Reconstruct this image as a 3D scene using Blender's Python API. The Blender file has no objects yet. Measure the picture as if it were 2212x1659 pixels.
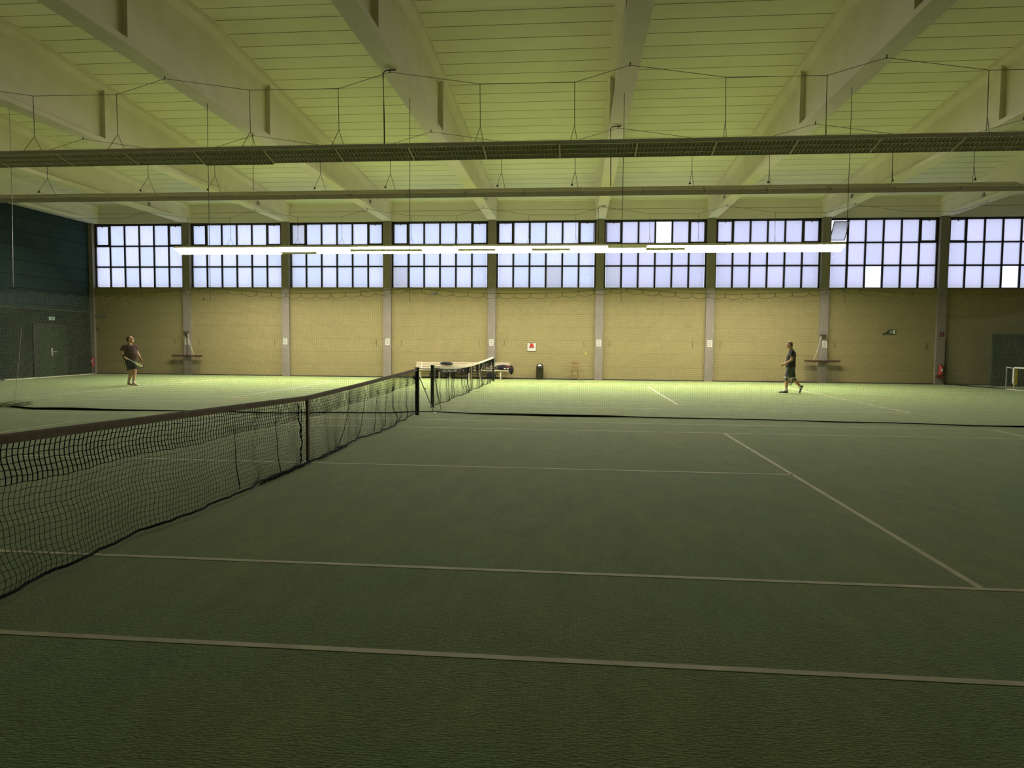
import bpy, bmesh, math, random
import numpy as np
from mathutils import Vector, Matrix, noise
random.seed(7)
rng = np.random.default_rng(5)
SC = bpy.context.scene
COL = SC.collection
R = math.radians

# ------------------------------------------------------------------ camera
F_PX, YAW, PITCH, ROLL, CAM_H = 1491.0, R(-5.3486), R(-3.2965), R(0.474), 1.6197
cam_d = bpy.data.cameras.new('camera'); cam = bpy.data.objects.new('camera', cam_d); COL.objects.link(cam)
fw = Vector((math.sin(YAW) * math.cos(PITCH), math.cos(YAW) * math.cos(PITCH), math.sin(PITCH)))
rt = Vector((math.cos(YAW), -math.sin(YAW), 0)); up = rt.cross(fw)
rt2 = math.cos(ROLL) * rt + math.sin(ROLL) * up; up2 = -math.sin(ROLL) * rt + math.cos(ROLL) * up
M4 = Matrix((rt2, up2, -fw)).transposed().to_4x4(); M4.translation = (0, 0, CAM_H)
cam.matrix_world = M4
cam_d.sensor_fit = 'HORIZONTAL'; cam_d.sensor_width = 36.0
cam_d.lens = F_PX / 2212 * 36.0; cam_d.clip_start = 0.05; cam_d.clip_end = 200
SC.camera = cam

# ------------------------------------------------------------------ sky and exposure
world = bpy.data.worlds.new('sky'); SC.world = world; world.use_nodes = True
bg = world.node_tree.nodes['Background']
bg.inputs[0].default_value = (0.74, 0.80, 1.0, 1); bg.inputs[1].default_value = 2.4
LAMP_POWER = 111.0           # glowing covers of the far row of lamps
TUBE_COLOR = (1.0, 0.925, 0.80)
vs = SC.view_settings
SC.display_settings.display_device = 'sRGB'
vs.view_transform = 'Standard'; vs.look = 'None'; vs.exposure = 0.0; vs.gamma = 1.0; vs.use_curve_mapping = False
cy = SC.cycles
cy.max_bounces = 10; cy.diffuse_bounces = 6; cy.glossy_bounces = 3; cy.transmission_bounces = 6; cy.transparent_max_bounces = 12
cy.caustics_reflective = False; cy.caustics_refractive = False
cy.sample_clamp_indirect = 6.0; cy.use_denoising = True
try: cy.use_light_tree = True
except Exception: pass

# ------------------------------------------------------------------ materials
def new_mat(name):
    m = bpy.data.materials.new(name); m.use_nodes = True
    nt = m.node_tree; b = nt.nodes['Principled BSDF']
    return m, nt, b
def node(nt, t, **kw):
    n = nt.nodes.new(t)
    for k, v in kw.items():
        if k.startswith('i_'):
            n.inputs[int(k[2:]) if k[2:].isdigit() else k[2:].replace('_', ' ')].default_value = v
        else: setattr(n, k, v)
    return n
def ramp(nt, fac, stops):
    r = node(nt, 'ShaderNodeValToRGB'); e = r.color_ramp.elements
    while len(e) < len(stops): e.new(0.5)
    for i, (p, c) in enumerate(stops):
        e[i].position = p; e[i].color = (*c, 1) if len(c) == 3 else c
    nt.links.new(fac, r.inputs[0]); return r
def mth(nt, op, a, b=None):
    n = node(nt, 'ShaderNodeMath', operation=op)
    for i, v in enumerate((a, b)):
        if v is None: continue
        if isinstance(v, (int, float)): n.inputs[i].default_value = v
        else: nt.links.new(v, n.inputs[i])
    return n.outputs[0]
def simple(name, col, rough=0.6, metal=0.0, var=0.12, scale=8.0, bump=0.0, spec=0.5):
    m, nt, b = new_mat(name)
    tc = node(nt, 'ShaderNodeTexCoord'); nz = node(nt, 'ShaderNodeTexNoise', i_Scale=scale, i_Detail=4.0)
    nt.links.new(tc.outputs['Object'], nz.inputs['Vector'])
    lo = tuple(c * (1 - var) for c in col); hi = tuple(min(1, c * (1 + var)) for c in col)
    rp = ramp(nt, nz.outputs[0], [(0.3, lo), (0.7, hi)])
    nt.links.new(rp.outputs[0], b.inputs['Base Color'])
    b.inputs['Roughness'].default_value = rough; b.inputs['Metallic'].default_value = metal
    b.inputs['Specular IOR Level'].default_value = spec
    if bump:
        bn = node(nt, 'ShaderNodeBump', i_Strength=bump, i_Distance=0.01)
        nt.links.new(nz.outputs[0], bn.inputs['Height']); nt.links.new(bn.outputs[0], b.inputs['Normal'])
    return m

def mat_carpet():
    m, nt, b = new_mat('green_carpet')
    L = nt.links
    tc = node(nt, 'ShaderNodeTexCoord')
    big = node(nt, 'ShaderNodeTexNoise', i_Scale=0.45, i_Detail=5.0, i_Roughness=0.6)
    L.new(tc.outputs['Object'], big.inputs['Vector'])
    mp = node(nt, 'ShaderNodeMapping'); mp.inputs['Scale'].default_value = (1.0, 0.35, 1)
    L.new(tc.outputs['Object'], mp.inputs[0])
    mid = node(nt, 'ShaderNodeTexNoise', i_Scale=3.5, i_Detail=6.0, i_Roughness=0.7); L.new(mp.outputs[0], mid.inputs['Vector'])
    r1 = ramp(nt, big.outputs[0], [(0.30, (0.222, 0.325, 0.126)), (0.52, (0.254, 0.330, 0.106)), (0.72, (0.288, 0.335, 0.096))])
    r2 = ramp(nt, mid.outputs[0], [(0.25, (0.78, 0.80, 0.80)), (0.75, (1.12, 1.10, 1.08))])
    mx = node(nt, 'ShaderNodeMix', data_type='RGBA', blend_type='MULTIPLY'); mx.inputs[0].default_value = 1.0
    L.new(r1.outputs[0], mx.inputs[6]); L.new(r2.outputs[0], mx.inputs[7])
    # looped ribs of the carpet
    mp2 = node(nt, 'ShaderNodeMapping'); mp2.inputs['Scale'].default_value = (40, 62, 1)
    L.new(tc.outputs['Object'], mp2.inputs[0])
    vo = node(nt, 'ShaderNodeTexVoronoi', i_Scale=1.0, i_Randomness=0.55); L.new(mp2.outputs[0], vo.inputs['Vector'])
    fine = node(nt, 'ShaderNodeTexNoise', i_Scale=160.0, i_Detail=2.0); L.new(tc.outputs['Object'], fine.inputs['Vector'])
    r3 = ramp(nt, vo.outputs['Distance'], [(0.1, (1.07, 1.07, 1.07)), (0.75, (0.82, 0.82, 0.82))])
    mx2 = node(nt, 'ShaderNodeMix', data_type='RGBA', blend_type='MULTIPLY'); mx2.inputs[0].default_value = 1.0
    L.new(mx.outputs[2], mx2.inputs[6]); L.new(r3.outputs[0], mx2.inputs[7])
    L.new(mx2.outputs[2], b.inputs['Base Color'])
    h = mth(nt, 'SUBTRACT', mth(nt, 'MULTIPLY', fine.outputs[0], 0.35), vo.outputs['Distance'])
    bn = node(nt, 'ShaderNodeBump', i_Strength=0.32, i_Distance=0.008); L.new(h, bn.inputs['Height']); L.new(bn.outputs[0], b.inputs['Normal'])
    b.inputs['Roughness'].default_value = 0.95; b.inputs['Specular IOR Level'].default_value = 0.12
    b.inputs['Sheen Weight'].default_value = 0.15
    return m

def mat_seams(name, col, seam_col, axis, period, offset, width, var=0.07, nscale=0.7, bump=0.15, grain=40):
    """panels/slabs with thin joints along one object axis"""
    m, nt, b = new_mat(name); L = nt.links
    tc = node(nt, 'ShaderNodeTexCoord'); sp = node(nt, 'ShaderNodeSeparateXYZ'); L.new(tc.outputs['Object'], sp.inputs[0])
    v = mth(nt, 'DIVIDE', mth(nt, 'SUBTRACT', sp.outputs[axis], offset), period)
    fr = mth(nt, 'FRACT', mth(nt, 'ADD', v, 100.0))
    d = mth(nt, 'MULTIPLY', mth(nt, 'MINIMUM', fr, mth(nt, 'SUBTRACT', 1.0, fr)), period)
    seam = mth(nt, 'LESS_THAN', d, width)
    # each slab has a slightly different tone
    wn = node(nt, 'ShaderNodeTexWhiteNoise', noise_dimensions='1D'); L.new(mth(nt, 'FLOOR', mth(nt, 'ADD', v, 100.0)), wn.inputs['W'])
    nz = node(nt, 'ShaderNodeTexNoise', i_Scale=nscale, i_Detail=6.0, i_Roughness=0.6); L.new(tc.outputs['Object'], nz.inputs['Vector'])
    mixv = mth(nt, 'ADD', mth(nt, 'MULTIPLY', nz.outputs[0], 0.8), mth(nt, 'MULTIPLY', wn.outputs[0], 0.2))
    rp = ramp(nt, mixv, [(0.25, tuple(c * (1 - var) for c in col)), (0.75, tuple(c * (1 + var) for c in col))])
    mx = node(nt, 'ShaderNodeMix', data_type='RGBA'); L.new(seam, mx.inputs[0]); L.new(rp.outputs[0], mx.inputs[6])
    mx.inputs[7].default_value = (*seam_col, 1)
    L.new(mx.outputs[2], b.inputs['Base Color'])
    gr = node(nt, 'ShaderNodeTexNoise', i_Scale=float(grain), i_Detail=3.0); L.new(tc.outputs['Object'], gr.inputs['Vector'])
    bn = node(nt, 'ShaderNodeBump', i_Strength=bump, i_Distance=0.01)
    L.new(mth(nt, 'SUBTRACT', mth(nt, 'MULTIPLY', gr.outputs[0], 0.3), seam), bn.inputs['Height']); L.new(bn.outputs[0], b.inputs['Normal'])
    b.inputs['Roughness'].default_value = 0.85; b.inputs['Specular IOR Level'].default_value = 0.25
    return m

def mat_pane(name, tint, streak, grain):
    m, nt, b = new_mat(name); L = nt.links
    nt.nodes.remove(b); out = nt.nodes['Material Output']
    tc = node(nt, 'ShaderNodeTexCoord')
    mp = node(nt, 'ShaderNodeMapping'); mp.inputs['Scale'].default_value = (9, 1, 0.9); L.new(tc.outputs['Object'], mp.inputs[0])
    st = node(nt, 'ShaderNodeTexNoise', i_Scale=1.6, i_Detail=4.0, i_Roughness=0.6); L.new(mp.outputs[0], st.inputs['Vector'])
    sp = node(nt, 'ShaderNodeTexNoise', i_Scale=9.0, i_Detail=5.0, i_Roughness=0.75); L.new(tc.outputs['Object'], sp.inputs['Vector'])
    gr = node(nt, 'ShaderNodeTexNoise', i_Scale=55.0, i_Detail=2.0); L.new(tc.outputs['Object'], gr.inputs['Vector'])
    r = ramp(nt, st.outputs[0], [(0.3, tuple(c * (1 - streak) for c in tint)), (0.7, tint)])
    r2 = ramp(nt, gr.outputs[0], [(0.35, (1 - grain,) * 3), (0.65, (1.0,) * 3)])
    mx = node(nt, 'ShaderNodeMix', data_type='RGBA', blend_type='MULTIPLY'); mx.inputs[0].default_value = 1.0
    L.new(r.outputs[0], mx.inputs[6]); L.new(r2.outputs[0], mx.inputs[7])
    tr = node(nt, 'ShaderNodeBsdfTranslucent'); L.new(mx.outputs[2], tr.inputs[0])
    tp = node(nt, 'ShaderNodeBsdfTransparent'); tp.inputs[0].default_value = (0.95, 0.97, 1, 1)
    # scratched spots where the frosting is worn off and the sky shows through
    wear = ramp(nt, sp.outputs[0], [(0.63, (0, 0, 0)), (0.69, (1, 1, 1))])
    f = mth(nt, 'ADD', mth(nt, 'MULTIPLY', wear.outputs[0], 0.6), 0.02)
    ms = node(nt, 'ShaderNodeMixShader'); L.new(f, ms.inputs[0]); L.new(tr.outputs[0], ms.inputs[1]); L.new(tp.outputs[0], ms.inputs[2])
    gl = node(nt, 'ShaderNodeBsdfGlossy', i_Roughness=0.35); gl.inputs[0].default_value = (1, 1, 1, 1)
    ms2 = node(nt, 'ShaderNodeMixShader'); ms2.inputs[0].default_value = 0.03; L.new(ms.outputs[0], ms2.inputs[1]); L.new(gl.outputs[0], ms2.inputs[2])
    L.new(ms2.outputs[0], out.inputs[0])
    return m
def mat_clear():
    m, nt, b = new_mat('clear_pane_glass'); nt.nodes.remove(b)
    tp = node(nt, 'ShaderNodeBsdfTransparent'); tp.inputs[0].default_value = (0.93, 0.96, 1, 1)
    gl = node(nt, 'ShaderNodeBsdfGlossy', i_Roughness=0.05)
    fr = node(nt, 'ShaderNodeFresnel', i_IOR=1.45)
    ms = node(nt, 'ShaderNodeMixShader'); nt.links.new(fr.outputs[0], ms.inputs[0]); nt.links.new(tp.outputs[0], ms.inputs[1]); nt.links.new(gl.outputs[0], ms.inputs[2])
    nt.links.new(ms.outputs[0], nt.nodes['Material Output'].inputs[0])
    return m
def mat_emit(name, col, s):
    m, nt, b = new_mat(name)
    b.inputs['Base Color'].default_value = (0.9, 0.9, 0.9, 1)
    b.inputs['Emission Color'].default_value = (*col, 1); b.inputs['Emission Strength'].default_value = s
    return m

MT = {}
MT['carpet'] = mat_carpet()
MT['ceiling'] = mat_seams('ceiling_slabs', (0.78, 0.76, 0.60), (0.17, 0.17, 0.09), 1, 0.63, 16.14, 0.013, var=0.08)
MT['yellow'] = mat_seams('yellow_wall_panels', (0.290, 0.243, 0.116), (0.205, 0.165, 0.08), 2, 0.605, 0.0, 0.010, var=0.045)
MT['cream'] = mat_seams('cream_wall_panels', (0.78, 0.71, 0.68), (0.25, 0.22, 0.14), 2, 0.62, 7.80, 0.009, var=0.06)
MT['teal'] = mat_seams('dark_teal_wall', (0.020, 0.040, 0.037), (0.004, 0.008, 0.009), 2, 0.62, 0.10, 0.012, var=0.25, nscale=1.2)
MT['dark_wall'] = simple('blackish_green_wall_lining', (0.008, 0.016, 0.011), 0.8, var=0.3, scale=1.5, spec=0.15)
MT['concrete'] = simple('painted_concrete_beam', (0.72, 0.67, 0.54), 0.85, var=0.05, scale=1.6, spec=0.2)
MT['pillar'] = simple('grey_painted_pillar', (0.235, 0.20, 0.175), 0.75, var=0.06, scale=3)
MT['line'] = simple('court_line_tape', (0.68, 0.64, 0.47), 0.8, var=0.14, scale=5)
MT['steel'] = simple('dark_window_steel', (0.035, 0.030, 0.030), 0.6, var=0.2)
MT['pane_a'] = mat_pane('frosted_pane', (0.45, 0.47, 0.51), 0.10, 0.06)
MT['pane_b'] = mat_pane('frosted_pane_pale', (0.51, 0.51, 0.555), 0.14, 0.05)
MT['pane_c'] = mat_pane('frosted_pane_grey', (0.42, 0.42, 0.43), 0.08, 0.30)
MT['pane_d'] = mat_pane('ribbed_grey_pane', (0.42, 0.41, 0.47), 0.06, 0.10)
MT['pane_e'] = mat_pane('ribbed_violet_pane', (0.46, 0.44, 0.50), 0.06, 0.12)
MT['clear'] = mat_clear()
MT['lamp_metal'] = simple('lamp_sheet_metal', (0.74, 0.66, 0.68), 0.5, var=0.06)
MT['louvre'] = simple('louvre_metal', (0.80, 0.72, 0.74), 0.45, var=0.06)
MT['tube_off'] = simple('unlit_tube_glass', (0.5, 0.5, 0.47), 0.3, var=0.02)
MT['lamp_white'] = simple('white_reflector', (0.72, 0.69, 0.60), 0.5, var=0.03)
MT['tube_on'] = mat_emit('lit_cover', TUBE_COLOR, LAMP_POWER)
MT['wire'] = simple('thin_steel_wire', (0.07, 0.07, 0.045), 0.6, metal=0.3)
MT['twine'] = simple('pale_green_twine', (0.42, 0.45, 0.33), 0.9, var=0.1)
MT['black_twine'] = simple('black_net_twine', (0.008, 0.009, 0.007), 0.9, spec=0.1)
MT['hem'] = simple('black_hem_webbing', (0.012, 0.012, 0.013), 0.85, spec=0.15)
MT['tape_shaded'] = simple('worn_shaded_net_band', (0.20, 0.155, 0.10), 0.85, var=0.15, scale=12)  # dirty white canvas; the shade on the near band is mixed into its colour
MT['tape_cream'] = simple('cream_canvas_net_band', (0.82, 0.75, 0.56), 0.85, var=0.08)
MT['post'] = simple('dark_green_post_paint', (0.010, 0.020, 0.014), 0.5)
MT['rod'] = simple('galvanised_rod', (0.33, 0.33, 0.30), 0.45, metal=0.6)
MT['bench'] = simple('cream_painted_wood', (0.66, 0.58, 0.44), 0.6, var=0.08, scale=14)
MT['black'] = simple('black_fabric', (0.012, 0.010, 0.014), 0.85, spec=0.2)
MT['navy'] = simple('dark_blue_fabric', (0.012, 0.013, 0.035), 0.85)
MT['grey_fabric'] = simple('grey_fabric', (0.16, 0.15, 0.15), 0.9)
MT['white'] = simple('white_paint', (0.72, 0.70, 0.66), 0.6, var=0.05)
MT['bin'] = simple('dark_bin_metal', (0.045, 0.038, 0.034), 0.25, metal=0.7)
MT['chrome'] = simple('bright_metal', (0.75, 0.73, 0.70), 0.2, metal=1.0)
MT['wood'] = simple('light_brown_wood', (0.22, 0.13, 0.05), 0.55, var=0.15, scale=16)
MT['brown'] = simple('dark_brown_wood', (0.055, 0.018, 0.012), 0.6, var=0.2)
MT['paper'] = simple('white_paper', (0.62, 0.60, 0.56), 0.8, var=0.03)
MT['ink'] = simple('dark_ink', (0.10, 0.09, 0.07), 0.8)
MT['red'] = simple('red_paint', (0.42, 0.025, 0.02), 0.45)
MT['darkred'] = simple('dark_red_sign', (0.12, 0.010, 0.012), 0.5)
MT['signgreen'] = simple('dark_green_sign', (0.010, 0.045, 0.022), 0.5)
MT['leather'] = simple('brown_strap', (0.22, 0.13, 0.03), 0.7)
MT['rope'] = simple('pale_rope', (0.60, 0.56, 0.42), 0.9)
MT['mesh_mat'] = simple('grey_brown_drag_netting', (0.15, 0.13, 0.08), 0.9)
MT['green_board'] = simple('dark_green_board', (0.010, 0.030, 0.018), 0.7, var=0.2, scale=2)
MT['door'] = simple('dark_green_door_paint', (0.009, 0.024, 0.008), 0.6)
MT['yellow_pad'] = simple('yellow_padding', (0.90, 0.62, 0.10), 0.6)
MT['ball'] = simple('yellow_felt', (0.75, 0.78, 0.10), 0.9)
MT['skin'] = simple('skin', (0.56, 0.30, 0.20), 0.55, var=0.06, scale=10)
MT['hair_dark'] = simple('dark_hair', (0.045, 0.035, 0.025), 0.7, var=0.3, scale=30)
MT['hair_grey'] = simple('greying_hair', (0.10, 0.075, 0.05), 0.7, var=0.35, scale=30)
MT['maroon'] = mat_seams('maroon_striped_jersey', (0.050, 0.016, 0.018), (0.105, 0.055, 0.055), 2, 0.085, 0.0, 0.005, var=0.2, nscale=8)
MT['black_jersey'] = simple('black_jersey', (0.010, 0.007, 0.006), 0.8, var=0.3)
MT['shorts_black'] = simple('black_shorts', (0.012, 0.011, 0.010), 0.8)
MT['shorts_grey'] = simple('charcoal_shorts', (0.055, 0.060, 0.060), 0.8, var=0.25, scale=12)
MT['sock'] = simple('white_sock', (0.66, 0.66, 0.60), 0.9)
MT['shoe_pale'] = simple('pale_shoe', (0.62, 0.48, 0.38), 0.6)
MT['shoe_dark'] = simple('dark_grey_shoe', (0.045, 0.045, 0.055), 0.6)
MT['mint'] = simple('pale_mint_paint', (0.45, 0.62, 0.58), 0.4)
MT['string'] = simple('yellow_strings', (0.62, 0.62, 0.20), 0.6)
MT['exit_white'] = simple('sign_white', (0.62, 0.66, 0.58), 0.5)
MT['violet'] = simple('grey_violet_sign', (0.20, 0.17, 0.22), 0.5)

# ------------------------------------------------------------------ mesh helpers
class MB:
    def __init__(s): s.v = []; s.f = []; s.m = []
    def add(s, vs, fs, mi=0):
        o = len(s.v); s.v.extend([tuple(v) for v in vs]); s.f.extend([tuple(i + o for i in f) for f in fs]); s.m.extend([mi] * len(fs)); return s
    def box(s, x0, x1, y0, y1, z0, z1, mi=0):
        v = [(x, y, z) for x in (x0, x1) for y in (y0, y1) for z in (z0, z1)]
        return s.add(v, [(0, 1, 3, 2), (4, 6, 7, 5), (0, 4, 5, 1), (2, 3, 7, 6), (0, 2, 6, 4), (1, 5, 7, 3)], mi)
    def obox(s, c, ax, ay, az, mi=0):
        c, ax, ay, az = map(Vector, (c, ax, ay, az))
        v = [c + ax * i + ay * j + az * k for i in (-1, 1) for j in (-1, 1) for k in (-1, 1)]
        return s.add(v, [(0, 1, 3, 2), (4, 6, 7, 5), (0, 4, 5, 1), (2, 3, 7, 6), (0, 2, 6, 4), (1, 5, 7, 3)], mi)
    def bar(s, a, b, w, d, mi=0, up=(0, 0, 1)):
        a, b = Vector(a), Vector(b); t = (b - a).normalized(); u = Vector(up)
        if abs(t.dot(u)) > 0.95: u = Vector((0, 1, 0))
        n = t.cross(u).normalized(); u2 = n.cross(t)
        return s.obox((a + b) / 2, (b - a) / 2, n * w / 2, u2 * d / 2, mi)
    def tube(s, pts, r, n=6, mi=0, caps=True):
        pts = [Vector(p) for p in pts]; rings = []
        rr = r if isinstance(r, (list, tuple)) else [r] * len(pts)
        t0 = (pts[1] - pts[0]).normalized(); u = Vector((0, 0, 1)) if abs(t0.z) < 0.9 else Vector((1, 0, 0))
        vs = []; N = len(pts)
        for i, p in enumerate(pts):
            t = (pts[min(i + 1, N - 1)] - pts[max(i - 1, 0)])
            t = t.normalized() if t.length > 1e-9 else t0
            a = t.cross(u)
            if a.length < 1e-6: a = t.cross(Vector((0, 1, 0)))
            a.normalize(); b = a.cross(t)
            vs += [p + (a * math.cos(2 * math.pi * k / n) + b * math.sin(2 * math.pi * k / n)) * rr[i] for k in range(n)]
        fs = [(i * n + k, i * n + (k + 1) % n, (i + 1) * n + (k + 1) % n, (i + 1) * n + k) for i in range(N - 1) for k in range(n)]
        if caps: fs += [tuple(range(n))[::-1], tuple((N - 1) * n + k for k in range(n))]
        return s.add(vs, fs, mi)
    def lathe(s, prof, c=(0, 0, 0), n=24, mi=0):
        vs = [(c[0] + r * math.cos(2 * math.pi * k / n), c[1] + r * math.sin(2 * math.pi * k / n), c[2] + z) for r, z in prof for k in range(n)]
        fs = [(i * n + k, i * n + (k + 1) % n, (i + 1) * n + (k + 1) % n, (i + 1) * n + k) for i in range(len(prof) - 1) for k in range(n)]
        fs += [tuple(range(n))[::-1], tuple((len(prof) - 1) * n + k for k in range(n))]
        return s.add(vs, fs, mi)
    def loft(s, rings, mi=0, n=20):
        """rings: (centre, axis_a, axis_b) ellipses, capped"""
        vs = []
        for c, a, b in rings:
            c, a, b = Vector(c), Vector(a), Vector(b)
            vs += [c + a * math.cos(2 * math.pi * k / n) + b * math.sin(2 * math.pi * k / n) for k in range(n)]
        fs = [(i * n + k, i * n + (k + 1) % n, (i + 1) * n + (k + 1) % n, (i + 1) * n + k) for i in range(len(rings) - 1) for k in range(n)]
        fs += [tuple(range(n))[::-1], tuple((len(rings) - 1) * n + k for k in range(n))]
        return s.add(vs, fs, mi)
    def ball(s, c, rx, ry=None, rz=None, n=14, mi=0, rot=None):
        ry = ry or rx; rz = rz or rx; c = Vector(c); vs = []; m = n // 2 + 1
        for i in range(1, m):
            ph = math.pi * i / m
            for k in range(n):
                th = 2 * math.pi * k / n
                p = Vector((rx * math.sin(ph) * math.cos(th), ry * math.sin(ph) * math.sin(th), rz * math.cos(ph)))
                if rot is not None: p = rot @ p
                vs.append(c + p)
        fs = [(i * n + k, (i + 1) * n + k, (i + 1) * n + (k + 1) % n, i * n + (k + 1) % n) for i in range(m - 2) for k in range(n)]
        top = Vector((0, 0, rz)); 
        if rot is not None: top = rot @ top
        a = len(vs); vs += [c + top, c - top]
        fs += [(k, (k + 1) % n, a) for k in range(n)] + [((m - 2) * n + (k + 1) % n, (m - 2) * n + k, a + 1) for k in range(n)]
        return s.add(vs, fs, mi)
    def mesh(s, name, mats, smooth=False):
        me = bpy.data.meshes.new(name); me.from_pydata(s.v, [], s.f)
        mats = mats if isinstance(mats, (list, tuple)) else [mats]
        for m in mats: me.materials.append(MT[m] if isinstance(m, str) else m)
        if len(mats) > 1: me.polygons.foreach_set('material_index', s.m)
        bm = bmesh.new(); bm.from_mesh(me); bmesh.ops.recalc_face_normals(bm, faces=bm.faces); bm.to_mesh(me); bm.free()
        if smooth: me.polygons.foreach_set('use_smooth', [True] * len(me.polygons))
        me.update(); return me
    def obj(s, name, mats, parent=None, smooth=False, loc=None):
        return link(name, s.mesh(name, mats, smooth), parent, loc)
def link(name, me, parent=None, loc=None):
    o = bpy.data.objects.new(name, me); COL.objects.link(o)
    if parent is not None: o.parent = parent
    if loc is not None: o.location = loc
    return o
def thing(name, label, cat, loc=(0, 0, 0), rotz=0.0, group=None, rot=None):
    o = bpy.data.objects.new(name, None); COL.objects.link(o); o.location = loc
    o.rotation_euler = rot if rot else (0, 0, rotz); o.empty_display_size = 0.2
    return tag(o, label, cat, group)
def tag(o, label, cat, group=None, kind=None):
    o['label'] = label; o['category'] = cat
    if group: o['group'] = group
    if kind: o['kind'] = kind
    return o
def struct(o, label=None):
    o['kind'] = 'structure'
    if label: o['label'] = label
    return o

# ------------------------------------------------------------------ dimensions of the hall
BX = [-18.87 + 4.966 * i for i in range(-1, 10)]      # bay axes; BX[0] is the left wall line
LW, RW, NW, FW = -23.86, 25.83, -0.9, 32.1
ZB, ZS, ZT = 7.34, 4.22, 7.33                          # beam underside, window sill, window head
def roof_z(y): return 9.25 - 0.066 * abs(y - 16.0)

# floor, walls, ceiling
struct(MB().box(LW - 0.3, RW + 0.3, NW - 0.3, FW + 0.5, -0.2, 0).obj('floor', 'carpet'))
m = MB()
for ya, yb in ((NW - 0.2, 16.0), (16.0, FW + 0.5)):
    za, zb = roof_z(ya), roof_z(yb)
    v = [(LW - .3, ya, za), (RW + .3, ya, za), (RW + .3, yb, zb), (LW - .3, yb, zb)]
    v += [(x, y, z + 0.25) for x, y, z in v]
    m.add(v, [(0, 1, 2, 3), (4, 7, 6, 5), (0, 4, 5, 1), (1, 5, 6, 2), (2, 6, 7, 3), (3, 7, 4, 0)])
struct(m.obj('ceiling', 'ceiling'))
m = MB()
m.box(LW, RW, FW, FW + 0.35, -0.05, ZS, 0)
m.box(LW, RW, FW, FW + 0.35, ZT, 8.6, 1)
struct(m.obj('wall_back', ['yellow', 'cream']))
struct(MB().box(LW - .3, LW, NW, FW + .35, 3.0, 9.6, 0).box(LW - .3, LW, NW, FW + .35, -0.05, 3.0, 1).obj('wall_left', ['teal', 'dark_wall']))
struct(MB().box(RW, RW + .3, NW, FW + .35, -0.05, 9.6).obj('wall_right', 'cream'))
struct(MB().box(LW, RW, NW - .35, NW, -0.05, 9.6).obj('wall_front', 'teal'))
struct(MB().box(LW, RW, FW - 0.035, FW, 0, 0.045).obj('baseboard_back', 'steel'))
struct(MB().box(LW, LW + 0.03, NW, FW - .04, 0, 0.05).obj('baseboard_left', 'dark_wall'))
struct(MB().box(LW, RW, FW - 0.05, FW + 0.02, ZS - 0.05, ZS + 0.02).obj('trim_1', 'pillar'))

# pillars between the bays
for i, x in enumerate(BX[1:-1]):
    o = MB().box(x - .185, x + .185, FW - 0.12, FW + 0.34, 0, ZB).obj('wall_column', 'pillar')
    struct(o, 'grey concrete pillar at the back wall, %s from the left' % ['first', 'second', 'third', 'fourth', 'fifth', 'sixth', 'seventh', 'eighth', 'ninth'][i])
struct(MB().box(LW, LW + .2, FW - 0.12, FW + 0.34, 0, ZB).obj('wall_column', 'pillar'))

# roof beams: concrete I sections lofted along Y with thick ends
def beam(x, i):
    m = MB(); ys = [NW, 0.6, 2.0, 9.0, 16.0, 23.0, 30.0, 31.3, FW]
    n = None; allv = []
    for y in ys:
        e = min(1.0, max(0.0, (y - 30.0) / 1.3)) if y > 16 else min(1.0, max(0.0, (2.0 - y) / 1.4))
        w = 0.075 + (0.215 - 0.075) * e; zt = roof_z(y) + 0.01
        h = [(.215, ZB), (.215, ZB + .13), (w, ZB + .20), (w, zt - .27), (.255, zt - .15), (.255, zt)]
        prof = [(x + a, y, z) for a, z in h] + [(x - a, y, z) for a, z in reversed(h)]
        n = len(prof); allv += prof
    fs = [(j * n + k, j * n + (k + 1) % n, (j + 1) * n + (k + 1) % n, (j + 1) * n + k) for j in range(len(ys) - 1) for k in range(n)]
    fs += [tuple(range(n)), tuple((len(ys) - 1) * n + k for k in range(n))[::-1]]
    m.add(allv, fs)
    for y in (13.1, 19.35):                             # stiffening ribs
        m.box(x - .2, x + .2, y - .14, y + .14, ZB + .12, roof_z(y) - .14)
    o = m.obj('ceiling_beam', 'concrete')
    struct(o, 'cream concrete roof beam, %s from the left wall' % ['first', 'second', 'third', 'fourth', 'fifth', 'sixth', 'seventh', 'eighth', 'ninth', 'tenth'][i])
    # small cast bracket on the web near the back wall
for i, x in enumerate([LW + 0.28] + BX[1:-1]): beam(x, i)
for i, x in enumerate(BX[1:-1]):
    side = 1 if x < -2 else -1
    o = MB().box(x + side * .075 - .05, x + side * .075 + .05, 29.0, 29.14, ZB + .22, ZB + .36).obj('junction_box', 'rod')
    tag(o, 'small grey junction box on the %s full roof beam near the back wall' % ['first', 'second', 'third', 'fourth', 'fifth', 'sixth', 'seventh', 'eighth', 'ninth'][i], 'box', 'junction boxes on the roof beams')

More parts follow.
